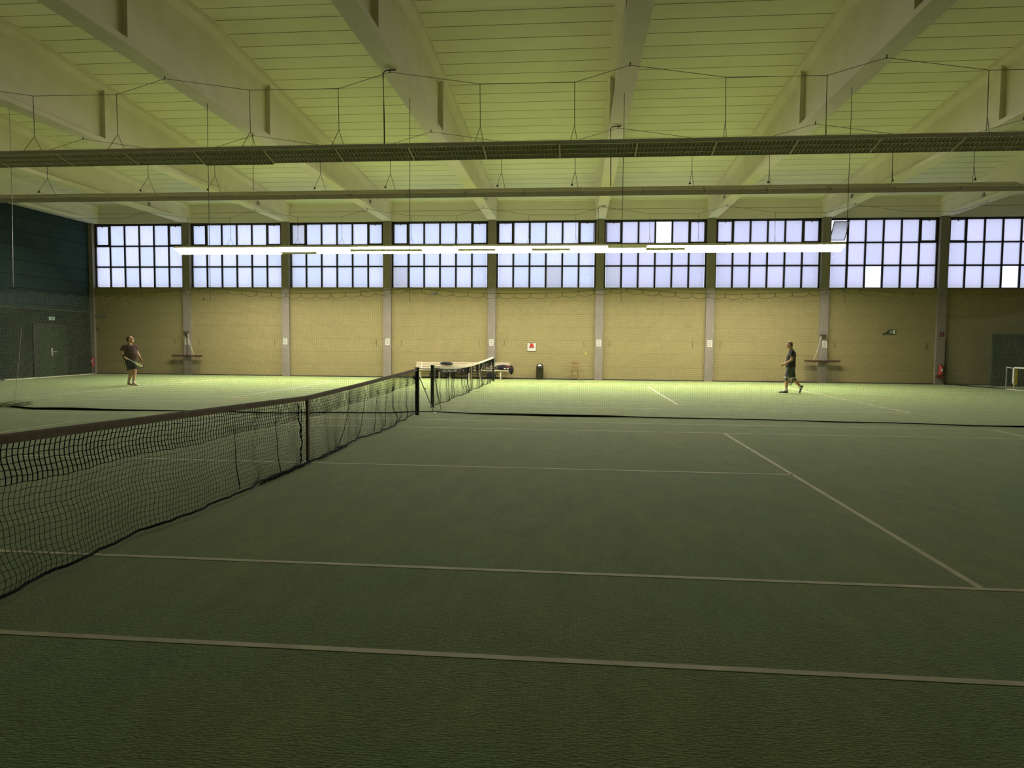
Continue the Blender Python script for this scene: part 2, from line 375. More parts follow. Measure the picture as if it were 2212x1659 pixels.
# ------------------------------------------------------------------ windows
clear = {(5, 2, 3), (7, 0, 2), (8, 0, 3)}            # bay, row from bottom / column shown unfrosted
grey_p = {(3, 0, 0), (4, 0, 3), (5, 0, 0), (2, 2, 0)}
def window(bay, xa, xb, front=False):
    root = bpy.data.objects.new('window_%d' % (bay + 1), None); COL.objects.link(root); struct(root)
    root.location = (xa, FW + 0.12, ZS)
    if front: root.location = (xb, NW - 0.12, ZS); root.rotation_euler = (0, 0, math.pi)
    W = xb - xa; H = ZT - ZS; cw = (W - 0.06) / 6; zr = [0.03, 1.02, 2.03, H - 0.06]
    fr = MB(); D = 0.07
    fr.box(0, W, -D / 2, D / 2, 0, 0.05); fr.box(0, W, -D / 2, D / 2, H - .10, H)
    fr.box(0, 0.07, -D / 2, D / 2, 0, H); fr.box(W - .07, W, -D / 2, D / 2, 0, H)
    for r in (1, 2): fr.box(0, W, -D / 2, D / 2, zr[r] - .034, zr[r] + .034)
    for c in range(1, 6): fr.box(  .03 + c * cw - .038, .03 + c * cw + .038, -D / 2, D / 2, 0, H)
    pm = MB(); cp = MB(); tilt = None
    for r in range(3):
        for c in range(6):
            x0 = .03 + c * cw + .038; x1 = .03 + (c + 1) * cw - .038; z0 = zr[r] + .034; z1 = zr[r + 1] - .034
            if c == 0: x0 = .085
            if c == 5: x1 = W - .085
            if r == 2 and c in (0, 5):                  # opening vents with their own heavier sash
                if bay == 7 and c == 0:
                    tilt = (x0, x1, z0, z1); continue
                v = MB(); t = .035
                v.box(x0 - .01, x0 + t, -.06, .03, z0, z1); v.box(x1 - t, x1 + .01, -.06, .03, z0, z1)
                v.box(x0, x1, -.06, .03, z0, z0 + t); v.box(x0, x1, -.06, .03, z1 - t, z1)
                v.box((x0 + x1) / 2 - .015, (x0 + x1) / 2 + .015, -.08, -.03, z1 - t - .05, z1 - t + .01)
                v.obj('vent_sash', 'steel', root)
                x0 += t; x1 -= t; z0 += t; z1 -= t
            key = (bay, r, c)
            if key in clear: cp.box(x0, x1, -.004, .004, z0, z1); continue
            mi = 2 if key in grey_p else ((1 if random.random() < .35 else 0) if bay < 5 else (4 if random.random() < .3 else 3))
            pm.add([(x0, 0, z0), (x1, 0, z0), (x1, 0, z1), (x0, 0, z1)], [(0, 1, 2, 3)], mi)
    fr.obj('window_frame', 'steel', root)
    pm.obj('pane', ['pane_a', 'pane_b', 'pane_c', 'pane_d', 'pane_e'], root)
    if cp.v: cp.obj('clear_pane', 'clear', root)
    if tilt:
        x0, x1, z0, z1 = tilt; zc = (z0 + z1) / 2; hz = (z1 - z0) / 2 - .02
        s = MB(); t = .03; w = x1 - x0
        s.box(0, t, -.015, .015, -hz, hz); s.box(w - t, w, -.015, .015, -hz, hz); s.box(0, w, -.015, .015, -hz, -hz + t); s.box(0, w, -.015, .015, hz - t, hz)
        so = s.obj('open_vent_sash', 'steel', root, loc=(x0, -.02, zc)); so.rotation_euler = (R(33), 0, 0)
        p = MB(); p.add([(t, 0, -hz + t), (w - t, 0, -hz + t), (w - t, 0, hz - t), (t, 0, hz - t)], [(0, 1, 2, 3)]); p.obj('pane', 'pane_c', so)
for b in range(10):
    window(b, (BX[b] + .185) if b else LW + .2, (BX[b + 1] - .185) if b < 9 else RW)

ORD = ['first', 'second', 'third', 'fourth', 'fifth', 'sixth', 'seventh', 'eighth', 'ninth', 'tenth', 'eleventh', 'twelfth',
       'thirteenth', 'fourteenth', 'fifteenth', 'sixteenth', 'seventeenth', 'last']

# ------------------------------------------------------------------ light rows
PITCH_X = 1.555; LX0 = -17.45
def fixture_meshes():
    L = PITCH_X - .012
    h = MB()
    for k, yc in enumerate((-.19, 0, .19)):
        out = [(-.094, 0), (-.094, .060), (-.056, .112), (.056, .112), (.094, .060), (.094, 0)]
        inn = [(-.090, 0), (-.090, .059), (-.053, .108), (.053, .108), (.090, .059), (.090, 0)]
        prof = [(yc + a, z) for a, z in out] + [(yc + a, z) for a, z in reversed(inn)]
        n = len(prof); v = [(x, y, z) for x in (0, L) for y, z in prof]
        fs = [(j, (j + 1) % n, n + (j + 1) % n, n + j) for j in range(n)]
        fs += [(j, n - 1 - j, n - 2 - j, j + 1) for j in range(5)] + [(n + j, n + j + 1, 2 * n - 2 - j, 2 * n - 1 - j) for j in range(5)]
        h.add(v, fs, 0)
        for x in (0.0, L - .008):                       # end plates
            pr = [(yc + a, z) for a, z in out]
            v = [(x + d, y, z) for d in (0, .008) for y, z in pr]; n6 = 6
            h.add(v, [tuple(range(6)), tuple(range(11, 5, -1))] + [(j, (j + 1) % 6, 6 + (j + 1) % 6, 6 + j) for j in range(6)], 0)
    me_h = h.mesh('lamp_housing', ['lamp_metal'])
    f = MB(); f.box(0, PITCH_X, -.300, -.285, -.005, .062); me_f = f.mesh('fascia', 'lamp_metal')
    lv = MB()
    for k in range(1, 20):
        x = k * L / 20
        for yc in (-.19, 0, .19): lv.box(x - .0015, x + .0015, yc - .088, yc + .088, .001, .036)
    for yc in (-.285, -.095, .095, .285): lv.box(.01, L - .01, yc - .004, yc + .004, -.004, .004)
    me_l = lv.mesh('louvre', 'louvre')
    d = MB(); d.box(-.012, .012, -.29, .29, -.012, .012); me_d = d.mesh('end_bar', 'louvre')
    t = MB(); t.tube([(.012, 0, .052), (.040, 0, .052), (.045, 0, .052), (L - .045, 0, .052), (L - .040, 0, .052), (L - .012, 0, .052)], [.017, .017, .013, .013, .017, .017], 8)
    me_t0 = t.mesh('tube', 'tube_off', True)
    t = MB(); t.box(.022, L - .022, -.084, .084, .002, .012); me_t1 = t.mesh('lit_cover', 'tube_on')
    # bright white inside for the lit kind
    h2 = MB(); h2.v, h2.f, h2.m = h.v, h.f, h.m; me_h2 = h2.mesh('lamp_housing_lit', ['lamp_metal'])
    r = MB()
    for yc in (-.19, 0, .19):
        inn = [(-.0885, .002), (-.0885, .058), (-.0515, .1065), (.0515, .1065), (.0885, .058), (.0885, .002)]
        v = [(x, yc + a, z) for x in (.01, L - .01) for a, z in inn]
        r.add(v, [(j, j + 1, 7 + j, 6 + j) for j in range(5)])
    me_r = r.mesh('reflector', 'lamp_white')
    return dict(h=me_h, f=me_f, l=me_l, d=me_d, t0=me_t0, t1=me_t1, r=me_r)
FM = fixture_meshes()
def light_row(rowname, yc, zc, tilt, lit=None, louvre=True, x0=LX0, lab=None, group=None):
    for i in range(18):
        x = x0 + i * PITCH_X
        t = thing('fluorescent_lamp', lab(i), 'ceiling lamp', (x, yc, zc), group=group, rot=(tilt, 0, 0))
        if rowname == 'near' and i == 6: t.rotation_euler.x -= R(4); t.location.z -= .012
        link('lamp_housing', FM['h'], t); link('fascia', FM['f'], t)
        link('reflector', FM['r'], t)
        if louvre: link('louvre', FM['l'], t)
        link('end_bar', FM['d'], t)
        for k, dy in enumerate((-.19, 0, .19)):
            on = lit is not None and lit[i][k]
            link('glowing_cover' if on else 'tube', FM['t1'] if on else FM['t0'], t, (0, dy, 0))
Fu = (1, 1, 1); Sp = (1, 0, 1)
LIT = [Fu, Fu, Fu, (1, 1, 0), Fu, Sp, Sp, Fu, Sp, Fu, Sp, Fu, (0, 1, 1), Sp, Fu, Fu, Fu, Fu]
def lab_far(i):
    st = {Fu: 'with all its tubes lit', Sp: 'with its middle tube out', (1, 1, 0): 'with its far tube out', (0, 1, 1): 'with its near tube out'}[LIT[i]]
    return 'lit lamp %s, %s from the left in the bright row' % (st, ORD[i])
light_row('far', 28.92, 5.555, R(-22.5), LIT, False, lab=lab_far, group='lit lamps over the far court')
light_row('mid', 18.62, 5.62, R(24), None, True, x0=-17.0, lab=lambda i: 'unlit lamp seen from its back, %s from the left in the middle row' % ORD[i], group='unlit lamps of the middle row')
light_row('near', 14.48, 5.59, R(-13), None, True, x0=-17.51, lab=lambda i: 'unlit louvred lamp, %s from the left in the nearest row' % ORD[i], group='unlit louvred lamps of the nearest row')

# carrier cables on hooks under the beams, with drop wires to the lamps
def cable_row(y, ztop_lamp, which, r=.007):
    root = thing('carrier_cable', 'thin zigzag steel cable under the beams carrying the %s row of lamps' % which, 'cable', (0, y, 0))
    m = MB(); zl = 6.99
    pts = []
    for i in range(1, 9):
        x = BX[i]
        m.tube([(x, 0, ZB + .01), (x, 0, ZB - .08)], r * 1.6, 5)
        pts.append((x, 0, ZB - .06))
        if i < 8: pts += [(x + 1.90, 0, zl), (x + 3.85, 0, zl - .02)]
    pts = [(LW + .05, 0, ZB - .3), (BX[1] - 1.1, 0, zl)] + pts
    m.tube(pts, r * .8, 5); m.obj('cable', 'wire', root)
    for i in range(0, 8):
        for k, dx in enumerate((1.90, 3.85)):
            x = BX[i] + dx
            if x < LX0 - .2 or x > LX0 + 18 * PITCH_X + .6: continue
            w = MB(); zs = ztop_lamp + .42
            w.tube([(x, 0, zl), (x + .01, 0, zs)], r, 5)
            w.tube([(x + .01, 0, zs), (x - .07, -.24, ztop_lamp + .02)], r * .8, 5)
            w.tube([(x + .01, 0, zs), (x + .10, .20, ztop_lamp - .05)], r * .8, 5)
            w.lathe([(.035, 0), (.012, .05)], (x - .07, -.24, ztop_lamp - .02), 8)
            w.obj('drop_wire', 'wire', root)
cable_row(14.48, 5.70, 'nearest'); cable_row(18.55, 5.78, 'middle'); cable_row(28.95, 5.68, 'lit')
for (x, y, zt_, which) in ((BX[4] - .15, 14.48, 5.70, 'nearest'), (BX[5] - .2, 18.55, 5.78, 'middle'), (BX[5] - .2, 28.95, 5.66, 'lit')):
    m = MB(); m.tube([(x + .28, y, ZB - .015), (x + .05, y, ZB - .03), (x, y, ZB - .08), (x + .02, y, zt_ + .7), (x + .03, y, zt_)], .014, 6)
    tag(m.obj('power_cord', 'wire'), 'black power cable dropping from a beam to the %s row of lamps' % which, 'cable')
for (x, y, zt_) in ((BX[7] - 1.0 + .97, 14.48, 5.70), (BX[3] - .0, 18.55, 5.8)):
    m = MB(); m.tube([(x, y, ZB), (x - .01, y, zt_)], .008, 5)
    tag(m.obj('hanger_wire', 'wire'), 'plain hanger wire from a beam hook to the %s row of lamps' % ('nearest' if y < 16 else 'middle'), 'wire')
m = MB(); m.tube([(-16.75, 18.55, 6.5), (-16.75, 18.55, 5.8)], .02, 6)
tag(m.obj('power_cord', 'wire'), 'thick cable at the left end of the middle row of lamps', 'cable')

# ------------------------------------------------------------------ nets
def grid_twine(G, r_u, r_v, name, mat, parent, nrm=None):
    """G: (nu, nv, 3) knots; prisms of three sides along both directions. r_u(j) radius of twine running along u at row j"""
    nu, nv, _ = G.shape; V = []; Fq = []; base = 0
    def sweep(P, A, B, rad):                           # P (m, k, 3) m polylines of k points
        nonlocal base
        m_, k_, _ = P.shape
        ang = [0, 2 * math.pi / 3, 4 * math.pi / 3]
        ring = np.stack([P + rad[:, None, None] * (A * math.cos(a) + B * math.sin(a)) for a in ang], axis=2)
        V.append(ring.reshape(-1, 3))
        idx = base + np.arange(m_ * k_ * 3).reshape(m_, k_, 3)
        a = idx[:, :-1, :]; b = idx[:, 1:, :]
        q = np.stack([a, np.roll(a, -1, 2), np.roll(b, -1, 2), b], axis=-1).reshape(-1, 4)
        Fq.append(q); base += m_ * k_ * 3
    du = np.gradient(G, axis=0); du /= np.linalg.norm(du, axis=2, keepdims=True) + 1e-9
    dv = np.gradient(G, axis=1); dv /= np.linalg.norm(dv, axis=2, keepdims=True) + 1e-9
    nn = np.cross(du, dv); nn /= np.linalg.norm(nn, axis=2, keepdims=True) + 1e-9
    sweep(G.transpose(1, 0, 2), np.cross(nn, du).transpose(1, 0, 2), nn.transpose(1, 0, 2), np.array([r_u(j) for j in range(nv)]))
    sweep(G, np.cross(nn, dv), nn, np.array([r_v] * nu))
    V = np.concatenate(V); Fq = np.concatenate(Fq)
    me = bpy.data.meshes.new(name); me.vertices.add(len(V)); me.vertices.foreach_set('co', V.ravel().astype(np.float32))
    me.loops.add(len(Fq) * 4); me.loops.foreach_set('vertex_index', Fq.ravel().astype(np.int32))
    me.polygons.add(len(Fq)); me.polygons.foreach_set('loop_start', np.arange(0, len(Fq) * 4, 4, dtype=np.int32))
    me.update(calc_edges=True); me.validate(); me.materials.append(MT[mat])
    return link(name, me, parent)

def tennis_net(x0, y0, y1, label, fold_at, band, tops, seed, bulge=0.06):
    """x0 line of the net, y0..y1 between the posts"""
    root = thing('tennis_net', label, 'tennis net', (x0, 0, 0))
    rs = np.random.default_rng(seed)
    nu = int((y1 - y0) / .045) + 1; nv = 21
    yc = (y0 + y1) / 2
    s = np.linspace(0, 1, nu)
    # twine crowds together in folds
    warp = s.copy()
    for c, wdt, a in fold_at: warp += a * np.exp(-((s - c) / wdt) ** 2) * (s - c) / wdt
    Y = y0 + (y1 - y0) * np.clip(warp, 0, 1); Y = np.sort(Y)
    ty, tz = tops
    T = np.interp(Y, ty, tz)
    G = np.zeros((nu, nv, 3)); ph = rs.uniform(0, 6.28, 8)
    for j in range(nv):
        t = j / (nv - 1)                                # 0 bottom, 1 top
        amp = bulge * (1 - t) ** .8 + .006
        wav = (np.sin(Y * 2.1 + ph[0] + .3 * t) * .5 + np.sin(Y * 5.3 + ph[1] + t) * .28 + np.sin(Y * 11.7 + ph[2] - 1.5 * t) * .16)
        slump = .05 * math.exp(-((t - .12) / .16) ** 2) * (1 + .8 * np.sin(Y * 1.3 + ph[3]))
        lift = np.interp(Y, [y0, y0 + .5, y1 - 1.2, y1 - .2, y1], [.08, .03, .02, .07, .10])
        z = lift + (T - .055 - lift) * t ** .97
        z += (1 - t) * t * .05 * np.sin(Y * 3.7 + ph[4]) + .004 * np.sin(Y * 25 + j * 1.7)
        edge = np.clip(np.minimum(Y - y0, y1 - Y) / .5, 0, 1)
        G[:, j, 0] = (amp * wav + slump) * edge
        G[:, j, 1] = Y + (.018 * np.sin(j * .9 + ph[5] + Y * 1.1) + .05 * (1 - t) ** 2 * np.sin(Y * .9 + ph[6])) * edge
        G[:, j, 2] = z
    grid_twine(G, lambda j: .0030 if j > nv - 8 else .0019, .0019, 'netting', 'black_twine', root)
    # doubled twine on the upper rows
    G2 = G[:, nv - 7:, :].copy(); G2[:, :, 0] += .003; G2[:, :, 1] += .0012; G2[:, :, 2] += .0012
    grid_twine(G2, lambda j: .0026, .0026, 'doubled_netting', 'black_twine', root)
    # canvas band folded over the top cable
    m = MB(); n = 90; prof = [(-.010, -.062), (-.014, -.012), (-.008, .003), (.008, .003), (.014, -.012), (.010, -.062)]
    ys = np.linspace(y0, y1, n); v = []
    for y in ys:
        zt = float(np.interp(y, ty, tz)); v += [(a + .003 * math.sin(y * 9) * (b < -.03), y, zt + b) for a, b in prof]
    m.add(v, [(i * 6 + k, i * 6 + (k + 1) % 6, (i + 1) * 6 + (k + 1) % 6, (i + 1) * 6 + k) for i in range(n - 1) for k in range(6)])
    m.obj('net_band', band, root)
    # weighted lower cord
    m = MB(); st = max(1, nu // 140)
    m.tube([(G[i, 0, 0], G[i, 0, 1], max(G[i, 0, 2], .013)) for i in range(0, nu, st)], .011, 6); m.obj('bottom_cord', 'hem', root)
    # centre strap
    m = MB(); zc = float(np.interp(yc, ty, tz)); m.box(-.016, .016, yc - .025, yc + .025, .015, zc + .004)
    m.obj('centre_strap', band, root)
    m = MB(); m.box(-.04, .04, yc - .03, yc + .03, 0, .02); m.obj('anchor_plate', 'rod', root)
    for y, sgn in ((y0 - .02, -1), (y1 + .03, 1)):
        p = MB(); p.box(-.04, .04, y - .04, y + .04, 0, 1.07)
        po = p.obj('post', 'post', root)
        k = MB(); k.box(-.045, .045, y - .045, y + .045, 1.07, 1.082); k.obj('post_cap', 'rod', po)
        a = MB(); a.tube([(.04, y + .03 * sgn, .86), (.30, y + .42 * sgn, .02)], .011, 6); a.obj('stay_rod', 'rod', po)
        b_ = MB(); b_.lathe([(.05, 0), (.05, .008), (.02, .016)], (.30, y + .42 * sgn, 0), 12); b_.obj('floor_plate', 'rod', po)
        w = MB(); w.tube([(-.05, y - .02, .80), (-.05, y - .02, .88)], .03, 10); w.obj('winch', 'rod', po)
    return root, G
NETX = -3.60
netA, GA = tennis_net(NETX, 2.56, 15.35, 'near tennis net with a worn, shade-darkened top band and black netting', [(.488, .012, .006), (.30, .02, .004), (.62, .015, .005), (.70, .02, .006)],
           'tape_shaded', ([2.56, 3.99, 5.37, 6.91, 8.94, 11.28, 15.35], [1.07, 1.025, .99, .955, .905, .95, 1.055]), 3, .07)
netB, GB = tennis_net(-3.63, 17.20, 30.0, 'far tennis net with a cream top band behind the divider net', [(.30, .02, .006), (.42, .02, .006), (.55, .02, .006), (.65, .02, .006)],
           'tape_cream', ([17.2, 18.8, 21.1, 23.6, 26.3, 30.0], [1.07, .98, .915, .905, .96, 1.06]), 9, .10)
# black folds of netting gathered beside the centre strap, and the slack roll on the floor
def fold(root, x, pts, rad, n=5, name='gathered_fold'):
    m = MB(); m.tube([(x, y, z) for y, z in pts], rad, n); m.obj(name, 'black_twine', root)
fold(netA, .03, [(8.62 + .020 * math.sin(t * 23) + .05 * math.sin(t * 5) - .05 * (t < .0), .04 + .80 * t) for t in [k / 40 for k in range(41)]], [.005 + .006 * abs(math.sin(i * .8)) for i in range(41)])
fold(netA, .02, [(8.70 + .012 * math.sin(t * 31 + 1), .30 + .45 * t) for t in [k / 24 for k in range(25)]], [.004 + .003 * abs(math.sin(i * .9)) for i in range(25)])
fold(netA, .045, [(8.95 - i * .045, .022 + .006 * math.sin(i * .7)) for i in range(34)], [.012 + .012 * math.sin(math.pi * i / 33) + .003 * math.sin(i * 2.3) for i in range(34)], 7, 'slack_roll')
fold(netA, .045, [(9.0 + i * .05, .020 + .004 * math.sin(i * .9)) for i in range(30)], [.008 + .010 * math.sin(math.pi * i / 29) + .002 * math.sin(i * 1.9) for i in range(30)], 7, 'slack_roll')
for (ya, dy) in ((10.6, -.55), (11.4, -.40), (12.1, -.2), (12.7, -.1), (7.9, .12), (6.9, .1)):
    fold(netA, .03, [(ya + dy * (1 - t) ** 2 + .01 * math.sin(t * 11 + ya), .05 + (.80 if ya > 8 else .72) * t) for t in [i / 14 for i in range(15)]], [.0028 + .0030 * (1 - i / 14) for i in range(15)])
for (ya, dy) in ((21.6, -.2), (22.6, -.3), (23.3, .2), (25.0, -.4), (25.6, -.5), (26.2, -.3), (28.0, -.3)):
    fold(netB, .04, [(ya + dy * (1 - t) ** 2, .04 + .80 * t) for t in [i / 12 for i in range(13)]], [.006] * 13)

# black banner with lettering under the band of the far net
m = MB(); ys = np.linspace(17.75, 21.5, 24); zt = [float(np.interp(y, [17.2, 18.8, 21.1, 23.6], [1.07, .98, .915, .905])) for y in ys]
v = []
for y, z in zip(ys, zt): v += [(.020, y, z - .165), (.024, y, z - .165), (.024, y, z - .064), (.020, y, z - .064)]
m.add(v, [(4 * i + k, 4 * i + (k + 1) % 4, 4 * i + 4 + (k + 1) % 4, 4 * i + 4 + k) for i in range(23) for k in range(4)] + [(0, 1, 2, 3), (95, 94, 93, 92)])
bn = m.obj('banner', 'hem', netB)
cu = bpy.data.curves.new('lettering', 'FONT'); cu.body = 'DUNLOP'; cu.size = .095; cu.extrude = .001; cu.space_character = 1.15
to = bpy.data.objects.new('lettering_curve', cu); COL.objects.link(to)
bpy.context.view_layer.update()
tm = bpy.data.meshes.new_from_object(to.evaluated_get(bpy.context.evaluated_depsgraph_get())); COL.objects.unlink(to); bpy.data.objects.remove(to)
wx = max(q.co.x for q in tm.vertices)
for q in tm.vertices:
    yy = 18.35 + q.co.x / wx * 2.2; zz = float(np.interp(yy, ys, zt)) - .145 + q.co.y
    q.co = Vector((.026 + q.co.z, yy, zz))
tm.materials.append(MT['white']); link('lettering', tm, bn)

# ---- divider net between the courts: top cable on wires from the beams, netting, floor hem
DY = 16.2
def top_z(x):
    xs = sorted(BX); x = max(x, xs[0]); k = max(i for i in range(len(xs) - 1) if xs[i] <= x + 1e-6) if x < xs[-1] else len(xs) - 2
    u = (x - xs[k]) / (xs[k + 1] - xs[k]); return 2.945 - .145 * 4 * u * (1 - u)
bxp = [-23.8, -18, -14.1, -13.15, -12.7, -9.6, -6.8, -4.3, -3.75, -3.2, -2.4, 2.6, 6.2, 8.2, 11, 19]
byp = [15.6, 15.5, 15.66, 15.3, 15.08, 15.16, 15.12, 15.60, 15.98, 15.98, 15.70, 15.54, 15.32, 15.08, 15.05, 15.3]
XA, XB = -23.7, 13.2
div = thing('divider_net', 'tall pale divider net hung across the hall between the two courts', 'net', (0, 0, 0))
HS = .37; nh = int((XB - (-23.3)) / HS)
hooks = [-23.3 + HS * i for i in range(nh)]
def scallop(x):                                          # top cord droops between hooks
    u = ((x + 23.3) / HS) % 1.0; return .052 * 4 * u * (1 - u)
nu = int((XB - XA) / .047); nv = 62
xs = np.linspace(XA, XB, nu); G = np.zeros((nu, nv, 3))
tz = np.array([top_z(x) - .08 for x in xs]); sc_ = np.array([scallop(x) - .01 for x in xs]); byy = np.interp(xs, bxp, byp)
for j in range(nv):
    t = j / (nv - 1); hang = t ** .55                    # falls nearly plumb and kicks forward near the floor
    y = byy + (DY - byy) * hang
    fold = (.014 * np.sin(xs * 2.3 + .5 * math.sin(3 * t)) + .007 * np.sin(xs * 5.9 + 2 * t) + .05 * np.sin(xs * .8)) * (1 - .6 * t)
    left = np.clip((-12.0 - xs) / 5, 0, 1)               # looser netting to the left
    fold = fold + left * .05 * np.sin(xs * 7.1 + 3 * t)
    G[:, j, 0] = xs + .006 * np.sin(j * .25 + xs * .9) + left * .02 * np.sin(xs * 6 + 1.4)
    G[:, j, 1] = y + fold
    z = .03 + (tz - .03) * t - sc_ * t ** 10
    G[:, j, 2] = z + (.008 * np.sin(xs * 2.1 + 5 * t) + left * .03 * np.sin(xs * 3.3 + 7 * t)) * min(1, 5 * (1 - t)) * min(1, 6 * t)
grid_twine(G, lambda j: .0013, .0013, 'netting', 'twine', div)
m = MB()
m.tube([(x, DY, top_z(x) - .07 - scallop(x)) for x in np.arange(XA, XB, HS / 10)], .0048, 5); m.obj('top_cord', 'twine', div)
m = MB(); m.tube([(x, DY, top_z(x)) for x in np.linspace(LW + .02, 13.4, 300)], .004, 5); m.obj('cable', 'wire', div)
HK = MB(); HK.tube([(0, 0, .012), (.012, 0, .006), (.004, 0, -.02), (-.006, 0, -.045), (.004, 0, -.065), (.012, 0, -.055)], .0055, 5)
hk_me = HK.mesh('hook', 'wire')
for x in hooks[:100]: link('hook', hk_me, div, (x, DY, top_z(x)))
m = MB(); hx = np.linspace(XA, XB, 420)
m.tube([(x, float(np.interp(x, bxp, byp)) - .02 + .02 * math.sin(x * 3), .018 + .004 * math.sin(x * 2)) for x in hx],
       [.012 + .020 * max(0, math.sin(x * .55 + 1.9)) ** 3 for x in hx], 7)
m.obj('floor_hem', 'hem', div)
m = MB()
for k in range(9):
    a = k * .7; m.tube([(-13.62 + .55 * math.cos(a + u) * (.3 + .07 * k), 15.5 + .22 * math.sin(a + u * 1.3), .02 + .015 * k * abs(math.sin(u * 2))) for u in [i * .35 for i in range(14)]], .006, 4)
m.obj('loose_heap', 'twine', div)
m = MB(); m.tube([(-14.07, DY, ZB), (-14.06, DY - .02, 5.0), (-14.1, DY - .03, 2.95)], .006, 5)
tag(m.obj('support_wire', 'rod'), 'pale wire hanging from the leftmost beam down to the divider net', 'wire')
m = MB(); m.tube([(-13.72, 15.95, 1.9), (-13.7, 15.8, 1.0), (-13.68, 15.6, .05)], .005, 5)
tag(m.obj('cord', 'rope'), 'thin white cord hanging down the divider net to its heaped foot', 'cord')
for i in range(3, 8):
    x = BX[i]; m = MB(); m.tube([(x, DY, ZB + .02), (x, DY, 2.945)], .0065, 5); m.tube([(x, DY, 2.945), (x + .005, DY - .02, 2.60)], .004, 4)
    tag(m.obj('support_wire', 'wire'), 'thin vertical wire from the %s roof beam holding up the divider net' % ORD[i], 'wire', 'support wires of the divider net')

# ---- end nets
def end_net(label, pts_top, pts_bot, ztop, hooks_n, hookmat):
    root = thing('end_net', label, 'net', (0, 0, 0))
    L_ = sum((Vector(a) - Vector(b)).length for a, b in zip(pts_bot[:-1], pts_bot[1:]))
    nu = int(L_ / .05); nv = 58; u = np.linspace(0, 1, nu)
    def path(P): 
        P = np.array(P, float); d = np.concatenate([[0], np.cumsum(np.linalg.norm(np.diff(P, axis=0), axis=1))]); d /= d[-1]
        return np.stack([np.interp(u, d, P[:, k]) for k in range(P.shape[1])], 1)
    T = path(pts_top); B = path(pts_bot); G = np.zeros((nu, nv, 3)); s = u * L_
    for j in range(nv):
        t = j / (nv - 1); w = .06 * (1 - .5 * t)
        G[:, j, 0] = B[:, 0] + (T[:, 0] - B[:, 0]) * t + w * np.sin(s * 4.2) + .02 * np.sin(s * 9 + 2 * t)
        G[:, j, 1] = B[:, 1] + (T[:, 1] - B[:, 1]) * t + .02 * np.sin(s * 6)
        G[:, j, 2] = .03 + (T[:, 2] - .1 - .03) * t + .02 * np.sin(s * 2 + 4 * t) * min(1, 5 * (1 - t))
    grid_twine(G, lambda j: .0010, .0010, 'netting', 'twine', root)
    m = MB(); m.tube([tuple(p) for p in T[::6]], .004, 5); m.obj('cable', 'wire', root)
    m = MB(); m.tube([tuple(G[i, -1]) for i in range(0, nu, 2)], .003, 5); m.obj('top_cord', hookmat, root)
    if hooks_n:
        pr = np.linspace(0, 1, hooks_n) ** 1.25
        for q in pr:
            k = min(nu - 1, int(q * (nu - 1))); link('hook', hk_me, root, tuple(T[k]))
    m = MB(); m.tube([(B[i, 0], B[i, 1], .02) for i in range(0, nu, 4)], .018, 6); m.obj('floor_hem', 'hem', root)
end_net('pale end net hung from ringed cable at the right end of the far court', [(16.12, 31.95, 2.98), (16.5, 30.1, 2.90), (16.7, 28.0, 3.06), (16.9, 24, 2.9), (16.9, 16.6, 2.95)],
        [(16.22, 31.9), (16.85, 29.6), (17.05, 28), (17.1, 22), (17.1, 16.6)], 2.9, 34, 'wire')
end_net('pale end net standing in front of the dark left wall', [(-23.3, 31.9, 3.1), (-23.2, 27, 3.08), (-23.2, 16.4, 3.1)], [(-23.5, 31.6), (-23.4, 29.4), (-22.98, 25.6), (-22.9, 16.4)], 3.1, 0, 'twine')
m = MB(); m.bar((-23.36, 31.5, .02), (-22.82, 25.6, .02), .05, .03)
tag(m.obj('hem_batten', 'line'), 'pale batten lying on the floor along the dark left wall', 'batten')

# ------------------------------------------------------------------ court lines
def court(yd, xn, which, sv=6.40):
    BLn = 11.885; out = []
    def ln(x0, x1, y0, y1, label):
        out.append(tag(MB().box(x0, x1, y0, y1, 0.0, .002).obj('court_line', 'line'), label, 'court line', 'lines of the %s court' % which))
    W = .05
    for v, nm in ((0, 'doubles sideline nearest the camera'), (1.37, 'singles sideline on the camera side'), (9.60, 'singles sideline on the far side'), (10.97, 'doubles sideline on the far side')):
        ln(xn - BLn, xn + BLn, yd + v - W / 2, yd + v + W / 2, 'long pale %s of the %s court' % (nm, which))
    ln(xn - sv, xn + sv, yd + 5.485 - W / 2, yd + 5.485 + W / 2, 'pale centre service line of the %s court' % which)
    for s, sd in ((-1, 'left'), (1, 'right')):
        ln(xn + s * sv - W / 2, xn + s * sv + W / 2, yd + 1.37 + W / 2, yd + 9.60 - W / 2, 'pale %s service line of the %s court' % (sd, which))
        ln(xn + s * BLn - W / 2, xn + s * BLn + W / 2, yd + W / 2, yd + 10.97 - W / 2, 'pale %s baseline of the %s court' % (sd, which))
court(3.467, -3.66, 'near'); court(17.90, -3.62, 'far')

